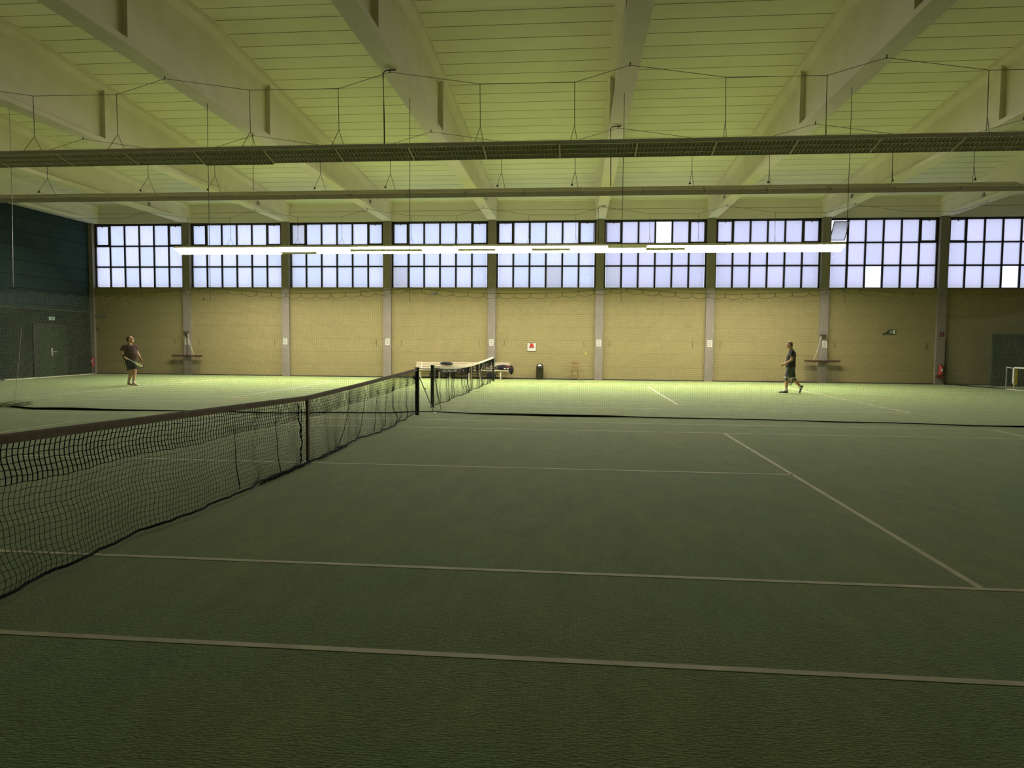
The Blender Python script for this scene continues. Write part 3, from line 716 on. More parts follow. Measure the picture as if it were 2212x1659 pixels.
# ------------------------------------------------------------------ things along the back wall
WF = FW - 0.12                                          # front face of the pillars
def bench(x0, x1, legs, label, seatz=.42):
    t = thing('bench', label, 'bench', ((x0 + x1) / 2, 31.62, 0)); L = (x1 - x0) / 2 - .01
    s = MB()
    for k in range(4): s.box(-L, L, -.20 + k * .105, -.20 + k * .105 + .075, seatz - .030, seatz)
    s.box(-L, L, -.19, .19, seatz - .045, seatz - .032)
    s.obj('seat', 'bench', t)
    for k, z in enumerate((.505, .595, .665, .735)):
        b = MB(); b.obox((0, .220 + .022 * k, z), (L, 0, 0), (0, .011, -.003), (0, .003, .0195)); b.obj('backrest_slat', 'bench', t)
    for lx in legs:
        lx -= (x0 + x1) / 2; g = MB()
        g.box(lx - .028, lx + .028, -.17, -.115, 0, seatz - .022); g.box(lx - .028, lx + .028, .14, .195, 0, seatz - .022)
        g.box(lx - .026, lx + .026, -.17, .195, seatz - .075, seatz - .022)
        g.bar((lx, .17, seatz - .05), (lx, .315, .76), .05, .045); g.box(lx - .032, lx + .032, -.19, .21, 0, .03)
        g.obj('leg', 'bench', t)
    return t
bench(-7.52, -6.03, (-7.25, -6.33), 'slatted cream bench at the left end of the row, behind the net posts')
bench(-5.99, -4.66, (-5.87, -4.95), 'slatted cream bench in the middle of the row, behind the far net')
bench(-4.62, -3.10, (-4.42, -3.48), 'slatted cream bench under the black bag at the right end')

def blob(mb, c, rx, ry, rz, seed, amp=.18, n=20):
    i0 = len(mb.v); mb.ball(c, rx, ry, rz, n=n); c = Vector(c)
    for i in range(i0, len(mb.v)):
        p = Vector(mb.v[i]) - c; k = 1 + amp * noise.noise(Vector((p.x * 7 + seed, p.y * 7, p.z * 7)))
        k2 = 1 + amp * .5 * noise.noise(Vector((p.x * 17 + seed, p.y * 17, p.z * 17)))
        mb.v[i] = tuple(c + p * k * k2)
t = thing('sports_bag', 'black racket bag with white marks lying on the right end of the bench', 'bag', (-3.38, 31.58, .425))
m = MB(); blob(m, (0, 0, .125), .37, .16, .125, 3, .10); m.obj('bag_body', 'black', t, True)
m = MB(); blob(m, (.385, .0, .02), .11, .15, .20, 8, .1); m.obj('side_pocket', 'black', t, True)
for dx, w, tri in ((.10, .12, 1), (.235, .10, 0)):
    m = MB()
    y = -.185
    if tri: m.add([(dx - w / 2, y, .10), (dx + w / 2, y, .10), (dx + .01, y, .045), (dx - w / 2, y - .006, .10), (dx + w / 2, y - .006, .10), (dx + .01, y - .006, .045)], [(0, 1, 2), (5, 4, 3), (0, 3, 4, 1), (1, 4, 5, 2), (2, 5, 3, 0)])
    else: m.add([(dx - w / 2, y, .055), (dx + w / 2, y, .075), (dx + w / 2, y, .10), (dx - w / 2 + .02, y, .088), (dx - w / 2, y - .006, .055), (dx + w / 2, y - .006, .075), (dx + w / 2, y - .006, .10), (dx - w / 2 + .02, y - .006, .088)], [(0, 1, 2, 3), (7, 6, 5, 4), (0, 4, 5, 1), (1, 5, 6, 2), (2, 6, 7, 3), (3, 7, 4, 0)])
    m.obj('white_emblem', 'white', t)
m = MB(); m.tube([(.16 + .2 * i / 10, -.12 - .03 * math.sin(i * .3), .165 - .055 * (i / 10) ** 1.5) for i in range(11)], .010, 5); m.obj('piping', 'red', t)
t = thing('sports_bag', 'dark blue bag draped over the backrest of the left bench', 'bag', (-6.05, 31.70, .66))
m = MB(); blob(m, (0, .04, .04), .33, .13, .075, 21); m.obj('bag_body', 'navy', t, True)
m = MB(); m.tube([(-.2 + .04 * i, -.10, .03 + .05 * math.sin(i * .32)) for i in range(11)], .008, 5); m.obj('strap', 'black', t)
m = MB(); blob(m, (-6.95, 31.52, .455), .27, .12, .045, 31, .25)
tag(m.obj('jacket', 'grey_fabric', smooth=True), 'grey jacket lying folded on the seat of the left bench', 'jacket')
m = MB(); blob(m, (-5.55, 31.52, .465), .34, .13, .055, 41, .25)
tag(m.obj('jacket', 'black', smooth=True), 'black jacket crumpled on the seat of the middle bench', 'jacket')
t = thing('sports_bag', 'small dark bag on the floor under the right bench', 'bag', (-3.93, 31.55, 0))
m = MB(); blob(m, (0, 0, .15), .22, .14, .15, 51, .12); m.obj('bag_body', 'black', t, True)
m = MB(); m.tube([(-.1 + .02 * i, -.02, .27 + .07 * math.sin(i * .314)) for i in range(11)], .010, 5); m.obj('handle', 'black', t)

# waste bin with domed chrome flap
t = thing('waste_bin', 'dark round waste bin with a domed lid against the yellow wall', 'waste bin', (-1.70, 31.86, 0))
m = MB(); m.lathe([(.155, 0), (.165, .01), (.170, .03), (.170, .545), (.176, .55), (.176, .57), (.170, .575)], n=32); m.obj('bin_body', 'bin', t, True)
m = MB(); m.lathe([(.170, .575)] + [(.170 * math.cos(a), .575 + .175 * math.sin(a)) for a in [R(6 * i) for i in range(1, 15)]], n=32); m.obj('dome_lid', 'bin', t, True)
m = MB()
v = []
for i in range(5):
    for k in range(9):
        a = R(-90 - 26 + 6.5 * k); e = R(14 + 11 * i); v.append((.173 * math.cos(e) * math.cos(a), .173 * math.cos(e) * math.sin(a), .577 + .179 * math.sin(e)))
m.add(v, [(i * 9 + k, i * 9 + k + 1, (i + 1) * 9 + k + 1, (i + 1) * 9 + k) for i in range(4) for k in range(8)]); m.obj('push_flap', 'chrome', t, True)

# wooden chair
t = thing('wooden_chair', 'light brown wooden chair with a two rail back against the wall', 'chair', (-.08, 31.62, 0))
m = MB()
m.add([(-.19, -.20, .425), (.19, -.20, .425), (.165, .19, .415), (-.165, .19, .415), (-.19, -.20, .447), (.19, -.20, .447), (.165, .19, .437), (-.165, .19, .437)],
      [(3, 2, 1, 0), (4, 5, 6, 7), (0, 1, 5, 4), (1, 2, 6, 5), (2, 3, 7, 6), (3, 0, 4, 7)]); m.obj('seat', 'wood', t)
for sx in (-1, 1):
    m = MB(); m.tube([(sx * .135, -.15, .43), (sx * .165, -.19, 0)], [.021, .017], 8); m.obj('leg', 'wood', t)
    m = MB(); m.tube([(sx * .125, .15, .42), (sx * .155, .24, 0)], [.021, .017], 8); m.obj('leg', 'wood', t)
    m = MB(); m.bar((sx * .13, .165, .43), (sx * .185, .27, .84), .022, .034, up=(0, 1, 0)); m.obj('back_post', 'wood', t)
for z, h, w in ((.765, .085, .17), (.585, .045, .15)):
    m = MB(); n = 8; v = []
    y = .165 + .105 * (z - .43) / .41
    for k in range(n + 1):
        u = -1 + 2 * k / n; yy = y + .03 * (1 - u * u)
        v += [(w * u, yy - .008, z - h / 2), (w * u, yy + .008, z - h / 2), (w * u, yy + .008, z + h / 2), (w * u, yy - .008, z + h / 2)]
    m.add(v, [(4 * k + j, 4 * k + (j + 1) % 4, 4 * k + 4 + (j + 1) % 4, 4 * k + 4 + j) for k in range(n) for j in range(4)] + [(0, 1, 2, 3), (4 * n + 3, 4 * n + 2, 4 * n + 1, 4 * n)])
    m.obj('back_rail', 'wood', t)
for a, b in (((-.145, -.165, .2), (.145, -.165, .2)), ((-.14, .2, .2), (.14, .2, .2))):
    m = MB(); m.tube([a, b], .009, 6); m.obj('stretcher', 'wood', t)

# drag mats hanging on two pillars
def drag_mat(x, zb, label, side):
    t = thing('drag_mat', label, 'drag mat', (x, WF - .085, 0)); w = .76
    m = MB(); m.box(-w, w, -.05, .05, zb - .055, zb + .02); m.obj('wooden_bar', 'brown', t)
    def gp(r, n1, n2):
        G = np.zeros((n1, n2, 3))
        for i in range(n1):
            for j in range(n2):
                u = i / (n1 - 1) * 2 - 1; q = j / (n2 - 1)
                G[i, j] = (u * w * (.94 - .05 * (1 - q)), -.02 + .02 * math.sin(i * .5 + 2 * q), .02 + (zb - .08) * q)
        return G
    grid_twine(gp(0, 46, 30), lambda j: .003, .003, 'drag_netting', 'mesh_mat', t)
    zt = zb + 1.12
    m = MB(); m.box(-.11, .11, -.05, .06, zt - .02, zt + .03); m.box(-.11, -.08, -.10, .0, zt - .05, zt + .05); m.box(.08, .11, -.10, .0, zt - .05, zt + .05); m.obj('bracket', 'steel', t)
    for s_, mt in ((-1, 'rope' if side < 0 else 'leather'), (1, 'rope' if side > 0 else 'leather')):
        m = MB(); pts = [(s_ * .06, -.06, zt + .03)] + [(s_ * (.10 + .30 * k / 6 - .03 * math.sin(k / 6 * 3.14)), -.06, zt - (zt - zb - .02) * k / 6) for k in range(7)]
        m.tube(pts, .012, 6); m.obj('rope', mt, t)
    return t
drag_mat(-18.85, .945, 'netting drag mat on a dark wooden bar, on the leftmost pillar', 1)
drag_mat(10.88, 1.00, 'netting drag mat on a dark wooden bar, on the pillar right of the right player', -1)
m = MB(); m.tube([(-18.84, WF - .04, 2.05), (-18.84, WF - .04, .95)], .018, 6)
tag(m.obj('broom_handle', 'steel'), 'dark pole standing behind the left drag mat', 'pole')

# paper notices on the pillars
for i in range(7):
    x = BX[i + 1] + [.0, -.02, .02, 0, 0, .02, .05][i]; z = 1.66 + .012 * i - (.0 if i else .03)
    t = thing('paper_notice', 'white paper notice taped to the %s pillar from the left' % ORD[i], 'notice', (x, WF - .004, z), group='notices on the pillars')
    MB().box(-.105, .105, -.004, .003, -.155, .155).obj('sheet', 'paper', t)
    m = MB(); rr = random.Random(i)
    for k in range(11):
        zz = .125 - k * .024; a = rr.uniform(.03, .08); b = rr.uniform(.03, .08)
        m.box(-a, b, -.0055, -.004, zz - .004, zz + .004)
    o = m.obj('printed_lines', 'ink', t)
# square sign with a red figure
t = thing('wall_sign', 'square white wall sign with a red trapezoid between the benches and the bin', 'sign', (-2.10, FW - .012, 1.50))
MB().box(-.21, .21, -.010, .008, -.20, .20).obj('board', 'paper', t)
m = MB()
for a, b in (((-.21, -.20), (.21, -.188)), ((-.21, .188), (.21, .20))): m.box(a[0], b[0], -.014, -.010, a[1], b[1])
for x in (-.21, .198): m.box(x, x + .012, -.014, -.010, -.20, .20)
m.obj('sign_border', 'mesh_mat', t)
m = MB(); v = [(-.125, -.02), (.125, -.02), (.055, .155), (-.055, .155)]
m.add([(x, -.015, z) for x, z in v] + [(x, -.009, z) for x, z in v], [(0, 1, 2, 3), (7, 6, 5, 4), (0, 4, 5, 1), (1, 5, 6, 2), (2, 6, 7, 3), (3, 7, 4, 0)]); m.obj('red_figure', 'red', t)
m = MB()
rr = random.Random(4)
for z, w, h in ((.172, .15, .006), (-.040, .165, .006), (-.060, .075, .006)):
    x = -w
    while x < w:
        d = rr.uniform(.01, .03); m.box(x, min(w, x + d), -.014, -.0105, z - h, z + h); x += d + .006
m.obj('small_print', 'ink', t)

# straps hanging on the wall panels
for i, x in enumerate((-19.56, -18.33 + .02, -14.49, -9.49, -8.28, -4.57, -3.39, .31, 1.49, 5.23, 6.45, 11.45, 15.33)):
    m = MB(); z = 1.60 + .008 * i; rr = random.Random(i * 7); d = rr.uniform(-.01, .01)
    m.tube([(x, FW - .015, z + .13), (x + d, FW - .02, z + .05), (x - d, FW - .025, z - .06), (x + d, FW - .02, z - .12)], .012, 6)
    tag(m.obj('wall_strap', 'leather'), 'short brown strap hanging on the yellow wall, %s from the left' % (ORD[i]), 'strap', 'brown straps along the back wall')

# emergency signs, fire fittings
t = thing('exit_sign', 'dark green and white exit sign on the yellow wall at the right', 'sign', (13.84, FW - .02, 2.30))
m = MB(); v = [(-.37, -.10), (.17, -.10), (.17, .105), (-.0, .105), (-.14, .05), (-.20, -.03), (-.37, -.07)]
n = len(v); m.add([(x, -.015, z) for x, z in v] + [(x, .012, z) for x, z in v], [tuple(range(n)), tuple(range(2 * n - 1, n - 1, -1))] + [(k, (k + 1) % n, n + (k + 1) % n, n + k) for k in range(n)])
m.obj('panel', 'signgreen', t)
m = MB(); m.box(.055, .155, -.020, -.014, -.085, .09); m.obj('white_door_symbol', 'exit_white', t)
m = MB(); m.ball((-.02, -.018, .035), .022, .004, .022, 10)
m.tube([(-.02, -.018, .01), (-.05, -.018, -.03), (-.09, -.018, -.05)], .012, 5); m.tube([(-.03, -.018, -.02), (.0, -.018, -.06)], .010, 5); m.tube([(-.06, -.018, .0), (.03, -.018, .0)], .009, 5)
m.obj('running_figure', 'exit_white', t)
def fire_sign(x, y, z, label, hose):
    t = thing('fire_sign', label, 'sign', (x, y, z))
    MB().box(-.10, .10, -.006, .004, -.10, .10).obj('plate', 'darkred', t)
    m = MB(); m.tube([(.05 * math.cos(a), -.008, .05 * math.sin(a) + .01) for a in [R(30 * k) for k in range(8 if hose else 10)]], .009, 5)
    m.tube([(-.05, -.008, -.06), (.02, -.008, .0)], .009, 5); m.obj('pictogram', 'violet', t)
fire_sign(15.92, WF - .006, 2.21, 'small dark red fire sign on the pillar above the extinguisher', True)
fire_sign(-23.60, FW - .006, 2.24, 'small dark red fire sign beside the left wall corner', False)
def extinguisher(x, y, z0, label):
    t = thing('fire_extinguisher', label, 'fire extinguisher', (x, y, z0))
    m = MB(); m.lathe([(.06, 0), (.078, .02), (.080, .05), (.080, .34), (.07, .39), (.035, .425), (.022, .43)], n=20); m.obj('cylinder', 'red', t, True)
    m = MB(); m.lathe([(.022, .43), (.024, .46), (.015, .475)], n=12); m.obj('valve', 'steel', t)
    m = MB(); m.bar((-.02, 0, .475), (.09, 0, .50), .02, .01); m.bar((-.02, 0, .455), (.085, 0, .455), .02, .01); m.obj('lever', 'steel', t)
    m = MB(); m.tube([(.02, 0, .445), (.09, 0, .40), (.10, -.02, .25), (.088, -.03, .12)], .011, 6); m.obj('hose', 'black', t)
    m = MB(); m.box(-.04, .04, -.084, -.078, .16, .28); m.obj('paper_label', 'white', t)
    m = MB(); m.box(-.05, .05, .078, .10, .1, .4); m.obj('wall_bracket', 'steel', t)
extinguisher(-23.70, 31.878, .38, 'red fire extinguisher in the left corner of the far court')
extinguisher(15.90, WF - .101, .42, 'red fire extinguisher on the rightmost visible pillar')
MB_ = MB(); MB_.box(-.16, .16, -.12, .0, 0, .10)
tag(MB_.obj('wall_tray', 'darkred', loc=(15.90, WF, .30)), 'dark red tray under the extinguisher on the right pillar', 'tray')
m = MB(); m.tube([(16.08, WF - .03, 2.0), (16.09, WF - .04, 1.0), (16.10, WF - .05, .3), (16.13, WF - .07, .04)], .02, 6)
tag(m.obj('cable', 'black'), 'black cable running down beside the right pillar to the floor', 'cable')
t = thing('wall_plate', 'small grey violet plate high on the wall under the windows', 'sign', (-6.73, FW - .01, 3.96))
MB().box(-.15, .15, -.012, .008, -.045, .045).obj('plate', 'violet', t)
m = MB(); m.box(.0, .03, -.016, -.012, -.03, .04); m.tube([(.03, -.015, .03), (.09, -.015, .0), (.11, -.015, -.04)], .012, 5); m.obj('plate_mark', 'ink', t)
m = MB(); m.tube([(-23.8, FW - .08, 2.84), (-23.05, FW - .08, 2.84)], .035, 8); m.tube([(-23.72, FW - .08, 2.84), (-23.74, FW - .08, 2.0)], .025, 8)
tag(m.obj('bracket_arm', 'rod'), 'short dark rail fixed to the yellow wall beside the left corner', 'bracket')
# long dark boards on the floor at the foot of the wall
m = MB(); m.box(-7.7, .05, FW - .10, FW - .036, 0, .055)
tag(m.obj('floor_strip', 'steel'), 'dark strip lying along the foot of the wall behind benches and bin', 'strip')
m = MB(); m.box(8.3, 11.2, FW - .10, FW - .036, 0, .06)
tag(m.obj('floor_strip', 'steel'), 'dark strip at the foot of the wall behind the right player', 'strip')

# ------------------------------------------------------------------ left wall: door and exit sign
do = bpy.data.objects.new('door_1', None); COL.objects.link(do); struct(do); do.location = (LW + .01, 29.30, 0)
MB().box(0, .05, -.95, .95, 0, 2.30).obj('door_panel', 'door', do)
m = MB(); m.box(0, .07, -1.0, -.95, 0, 2.36); m.box(0, .07, .95, 1.0, 0, 2.36); m.box(0, .07, -1.0, 1.0, 2.30, 2.36); m.box(.05, .055, -.008, .008, 0, 2.3); m.obj('door_frame', 'steel', do)
m = MB(); m.box(.05, .062, .03, .10, .93, 1.28); hp = m.obj('handle_plate', 'exit_white', do)
m = MB(); m.tube([(.062, .06, 1.10), (.11, .06, 1.10), (.115, .28, 1.10)], .014, 8); m.obj('door_handle', 'exit_white', do)
t = thing('exit_sign', 'pale green exit sign above the dark door in the left wall', 'sign', (LW + .02, 29.42, 2.62))
MB().box(0, .04, -.17, .17, -.075, .075).obj('panel', 'mint', t)
m = MB(); m.box(.04, .045, -.05, -.02, -.05, .05); m.box(.04, .045, .02, .07, -.05, .0); m.box(.04, .045, .03, .055, .02, .05); m.obj('pictogram', 'signgreen', t)

# ------------------------------------------------------------------ right end: board and small goal
t = thing('green_board', 'dark green board standing in front of the back wall at the far right', 'board', (17.66, 31.3, 0))
m = MB(); m.box(0, 4.2, 0, .05, 0, 2.22); m.obj('panel', 'green_board', t)
m = MB(); m.box(0, .05, -.012, .0, 0, 2.22); m.box(0, 4.2, -.012, 0, 2.17, 2.22); m.obj('edge_frame', 'signgreen', t)
t = thing('small_goal', 'small white goal frame with a yellow padded post at the far right', 'goal', (16.86, 28.38, 0))
m = MB(); m.tube([(0, 0, .02), (0, 0, .90)], .022, 10); m.obj('front_post', 'white', t, True)
m = MB(); m.box(-.010, .085, -.060, .035, .22, .90); m.obj('padding', 'yellow_pad', t)
m = MB(); m.box(-.050, -.011, -.056, .036, .26, .88); m.obj('padding_edge', 'paper', t)
m = MB(); m.tube([(.0, 0, .87), (.0, -1.8, .87)], .036, 10); m.obj('crossbar', 'white', t, True)
m = MB(); m.tube([(-.02, 0, .85), (-.04, .42, .88)], .015, 8); m.obj('side_rail', 'white', t)
m = MB(); m.tube([(-.04, .42, .90), (-.04, .42, .0)], .024, 8); m.obj('rear_post', 'rod', t)
m = MB(); m.tube([(-.04, .42, .02), (0, 0, .02), (0, -1.8, .02)], .017, 8); m.obj('base_rail', 'white', t)
m = MB(); m.tube([(0, -1.8, .0), (0, -1.8, .87)], .022, 10); m.obj('front_post', 'white', t, True)

# ------------------------------------------------------------------ balls
def tball(x, y, z, label, felt='ball'):
    t = thing('tennis_ball', label, 'ball', (x, y, z))
    m = MB(); m.ball((0, 0, 0), .034, n=16); m.obj('felt', felt, t, True)
    m = MB(); m.tube([(.0345 * math.cos(a) * math.cos(.5 * math.sin(2 * a)), .0345 * math.sin(a) * math.cos(.5 * math.sin(2 * a)), .0345 * math.sin(.5 * math.sin(2 * a))) for a in [R(20 * k) for k in range(19)]], .0016, 4); m.obj('seam', 'white', t)
tball(.36, 27.9, 1.27, 'yellow tennis ball in flight in front of the wall near the chair')
tball(-5.30, 23.9, .034, 'yellow tennis ball lying on the floor beside the post of the near net')
tball(-9.12, 16.22, 2.66, 'pale ball caught in the divider net below the window sill', 'paper')

# ------------------------------------------------------------------ players
def caps(mb, a, ra, b, rb, n=14, flat=False):
    a, b = Vector(a), Vector(b); d = (b - a).normalized(); u = d.cross(Vector((0, 1, 0)))
    if u.length < .1: u = d.cross(Vector((1, 0, 0)))
    u.normalize(); w = d.cross(u); rings = []
    if not flat: rings += [(a - d * ra * math.sin(t), u * ra * math.cos(t), w * ra * math.cos(t)) for t in (1.4, 1.0, .6, .3)]
    K = 6
    rings += [(a + (b - a) * k / K, u * (ra + (rb - ra) * k / K), w * (ra + (rb - ra) * k / K)) for k in range(K + 1)]
    if not flat: rings += [(b + d * rb * math.sin(t), u * rb * math.cos(t), w * rb * math.cos(t)) for t in (.3, .6, 1.0, 1.4)]
    mb.loft(rings, n=n)
def chain(mb, pts, rs, **k):
    for i in range(len(pts) - 1): caps(mb, pts[i], rs[i], pts[i + 1], rs[i + 1], **k)
def rings(mb, lst, n=24):
    mb.loft([((x, y, z), (rx, 0, 0), (0, ry, 0)) for x, y, z, rx, ry in lst], n=n)
def merge(mb, name, mat, parent, voxel=.008, smooth=6):
    o = mb.obj(name, mat, parent, True)
    r = o.modifiers.new('merge', 'REMESH'); r.mode = 'VOXEL'; r.voxel_size = voxel; r.use_smooth_shade = True
    s = o.modifiers.new('soften', 'SMOOTH'); s.factor = .5; s.iterations = smooth
    return o
def hand(mb, wrist, d, back, grip=.6, thumb_side=1):
    """palm along d, five separate fingers curling away from `back`"""
    w = Vector(wrist); d = Vector(d).normalized(); bk = Vector(back); bk = (bk - d * bk.dot(d)).normalized(); sd = d.cross(bk)
    for k in range(4):
        o = sd * (-.030 + .020 * k)
        chain(mb, [w + o * .6, w + d * .045 + o, w + d * (.085 - .004 * abs(k - 1.5)) + o], [.016, .014, .0115])
        base = w + d * (.085 - .004 * abs(k - 1.5)) + o; L = [.040, .046, .043, .034][k]; p = base; ang = 0; rr_ = [.0092, .0085, .0078, .007]
        pts = [p]
        for q, seg in enumerate((1.0, .72, .55)):
            ang += grip * (1.25 if q else .8); dirv = d * math.cos(ang) - bk * math.sin(ang); p = p + dirv * L * seg; pts.append(p)
        chain(mb, pts, rr_, n=8)
    s0 = w + d * .028 + sd * (.030 * thumb_side); s1 = s0 + (d * .55 + sd * thumb_side * .75 - bk * .35).normalized() * .036
    s2 = s1 + (d * .8 + sd * thumb_side * .15 - bk * .6 * grip).normalized() * .030; s3 = s2 + (d * .75 - sd * thumb_side * .3 - bk * .8 * grip).normalized() * .024
    chain(mb, [s0, s1, s2, s3], [.014, .0115, .010, .0085], n=8)
def head(mb, c, f, upv=(0, 0, 1), s=1.0):
    """skull, jaw, nose, lips, ears in one skin; f is where the face looks"""
    c = Vector(c); f = Vector(f).normalized(); u = Vector(upv); u = (u - f * u.dot(f)).normalized(); l = u.cross(f)
    rot = Matrix((l, f, u)).transposed()
    P = lambda a, b, h: c + (l * a + f * b + u * h) * s
    mb.ball(P(0, -.012, .022), .077 * s, .098 * s, .098 * s, 20, rot=rot)
    mb.ball(P(0, .022, -.028), .064 * s, .074 * s, .090 * s, 18, rot=rot)
    mb.ball(P(0, .048, -.088), .034 * s, .034 * s, .026 * s, 12, rot=rot)
    caps(mb, P(0, .088, .018), .010 * s, P(0, .113, -.018), .015 * s, n=8)
    for a in (-1, 1):
        mb.ball(P(a * .011, .100, -.022), .010 * s, .012 * s, .009 * s, 8, rot=rot)
        mb.ball(P(a * .078, -.008, -.004), .012 * s, .020 * s, .032 * s, 10, rot=rot)
        mb.ball(P(a * .030, .078, .036), .022 * s, .012 * s, .008 * s, 8, rot=rot)
        mb.ball(P(a * .040, .062, -.030), .022 * s, .022 * s, .026 * s, 8, rot=rot)
    mb.ball(P(0, .092, -.050), .024 * s, .012 * s, .006 * s, 8, rot=rot); mb.ball(P(0, .090, -.062), .021 * s, .012 * s, .007 * s, 8, rot=rot)
    return P, rot
def face_parts(P, rot, s, parent, brow='hair_dark'):
    for a in (-1, 1):
        m = MB(); m.ball(P(a * .031, .083, .016), .0125 * s, .0085 * s, .0075 * s, 8, rot=rot); m.obj('eye', 'black', parent, True)
        m = MB(); m.tube([P(a * .014, .092, .035), P(a * .034, .090, .041), P(a * .050, .076, .034)], .0045 * s, 5); m.obj('eyebrow', brow, parent)
def shoe(parent, heel, toe, up_, mat, sole='white'):
    heel, toe = Vector(heel), Vector(toe); d = (toe - heel); L = d.length; d.normalize(); u = Vector(up_); u = (u - d * u.dot(d)).normalized(); w = d.cross(u)
    m = MB(); m.loft([(heel + d * L * q + u * h, w * a, u * b) for q, h, a, b in ((0, .045, .022, .028), (.06, .050, .036, .042), (.25, .055, .040, .050), (.45, .046, .042, .040), (.65, .036, .048, .030), (.85, .030, .046, .024), (.96, .026, .032, .018), (1.0, .024, .014, .010))], n=16)
    so = m.obj('shoe', mat, parent, True)
    m = MB(); m.loft([(heel + d * L * q + u * .010, w * a, u * .010) for q, a in ((-.01, .024), (.05, .038), (.3, .040), (.6, .048), (.85, .047), (.97, .032), (1.01, .012))], n=16)
    m.obj('sole', sole, so)
    m = MB()
    for k in range(4):
        q = .34 + .075 * k; m.tube([heel + d * L * q + u * (.088 - .011 * k) + w * .022, heel + d * L * q + u * (.094 - .012 * k), heel + d * L * q + u * (.088 - .011 * k) - w * .022], .0035, 4)
    m.obj('laces', 'white' if mat == 'shoe_dark' else 'steel', so)
    return so
def racket(loc, axis, normal, frame_mat, label, string='string', grip='white'):
    """loc = butt of the handle; axis points to the head tip"""
    a = Vector(axis).normalized(); n = Vector(normal); n = (n - a * n.dot(a)).normalized(); b = a.cross(n)
    t = thing('tennis_racket', label, 'tennis racket', (0, 0, 0)); t.matrix_world = Matrix.Translation(loc) @ Matrix((b, n, a)).transposed().to_4x4()
    m = MB(); m.loft([((0, 0, z), (.0165, 0, 0), (0, .0145, 0)) for z in (0, .004, .10, .19)] , n=8); m.obj('grip', grip, t)
    m = MB(); m.tube([(0, 0, .19), (0, 0, .27)], .011, 8)
    for s_ in (-1, 1): m.tube([(0, 0, .26), (s_ * .03, 0, .31), (s_ * .072, 0, .375)], .008, 6)
    m.obj('throat', frame_mat, t)
    m = MB(); E = [(.128 * math.sin(q), 0, .512 - .165 * math.cos(q)) for q in [2 * math.pi * k / 40 for k in range(41)]]; m.tube(E, .0105, 6); m.obj('hoop', 'black' if frame_mat != 'black' else 'black', t)
    m = MB()
    for k in range(-7, 8):
        x = k * .0165; h = .165 * math.sqrt(max(0, 1 - (x / .128) ** 2)); m.tube([(x, 0, .512 - h), (x, 0, .512 + h)], .0016, 3)
    for k in range(-9, 10):
        z = k * .0172; h = .128 * math.sqrt(max(0, 1 - (z / .165) ** 2)); m.tube([(-h, 0, .512 + z), (h, 0, .512 + z)], .0016, 3)
    m.obj('strings', string, t)
    return t

# --- left player
x, y = -16.13, 23.72
P1 = thing('person', 'man in a dark striped jersey and black shorts looking up with a racket lowered', 'person', (x, y, 0), -math.atan2(x, y))
b = MB()
rings(b, [(-.055, .0, .84, .10, .09), (-.055, 0, .88, .165, .13), (-.045, 0, .95, .19, .155), (-.02, -.015, 1.05, .205, .175), (-.005, -.015, 1.15, .20, .17), (-.02, 0, 1.27, .185, .145), (-.045, .01, 1.36, .18, .125), (-.055, .01, 1.42, .15, .10), (-.055, .01, 1.47, .09, .075), (-.05, .005, 1.50, .062, .062)])
chain(b, [(-.05, .005, 1.47), (-.04, 0, 1.60)], [.072, .068])
FD1 = Vector((.86, -.42, .26))
PH1, RO1 = head(b, (-.030, -.010, 1.672), FD1, (-.2, .1, 1), 1.17)
SL, EL, WL = Vector((-.235, -.02, 1.40)), Vector((-.345, -.06, 1.175)), Vector((-.225, -.20, 1.045))
chain(b, [(-.16, 0, 1.41), SL, EL, WL], [.07, .062, .046, .031])
SR, ER, WR = Vector((.125, .06, 1.40)), Vector((.205, .09, 1.16)), Vector((.295, .02, .97))
chain(b, [(.05, .03, 1.41), SR, ER, WR], [.07, .060, .044, .029])
RA = Vector((.588, 0, -.354)).normalized()
gripc = Vector((-.150, -.245, 1.000))
hand(b, WL, gripc - WL + Vector((0, 0, .0)), (-.3, -.2, 1), .85, -1)
hand(b, WR, (.28, -.1, -.95), (.6, .5, 0), .45, 1)
chain(b, [(-.13, 0, .87), (-.02, -.01, .53), (-.105, .05, .15)], [.098, .066, .042])
caps(b, (-.035, .022, .46), .064, (-.075, .045, .30), .054)
caps(b, (-.105, .05, .15), .042, (-.06, .02, .06), .034)
chain(b, [(.06, 0, .87), (.095, -.06, .55), (.045, -.03, .13)], [.098, .064, .042])
caps(b, (.088, -.050, .47), .062, (.066, -.035, .32), .054)
caps(b, (.045, -.03, .12), .04, (.09, -.06, .05), .034)
body1 = merge(b, 'body', 'skin', P1, .0075, 5)
face_parts(PH1, RO1, 1.17, P1)
h = MB()
for a, bb, hh, rx, ry, rz in ((0, -.048, .030, .074, .062, .076), (0, -.02, .066, .072, .080, .050), (.052, -.035, .012, .030, .052, .055), (-.052, -.035, .012, .030, .052, .055), (0, -.070, -.020, .055, .034, .045)):
    h.ball(PH1(a, bb, hh), rx * 1.19, ry * 1.19, rz * 1.19, 14, rot=RO1)
merge(h, 'hair', 'hair_dark', P1, .006, 3)
j = MB()
rings(j, [(-.055, 0, .905, .205, .170), (-.045, 0, .95, .212, .178), (-.02, -.015, 1.05, .224, .195), (-.005, -.015, 1.15, .220, .190), (-.02, 0, 1.27, .205, .165), (-.045, .01, 1.36, .198, .142), (-.055, .01, 1.42, .168, .116), (-.055, .01, 1.47, .100, .088), (-.05, .005, 1.492, .074, .072)])
chain(j, [(-.16, 0, 1.41), SL], [.088, .080]); caps(j, SL, .082, SL + (EL - SL) * .55, .078, flat=True)
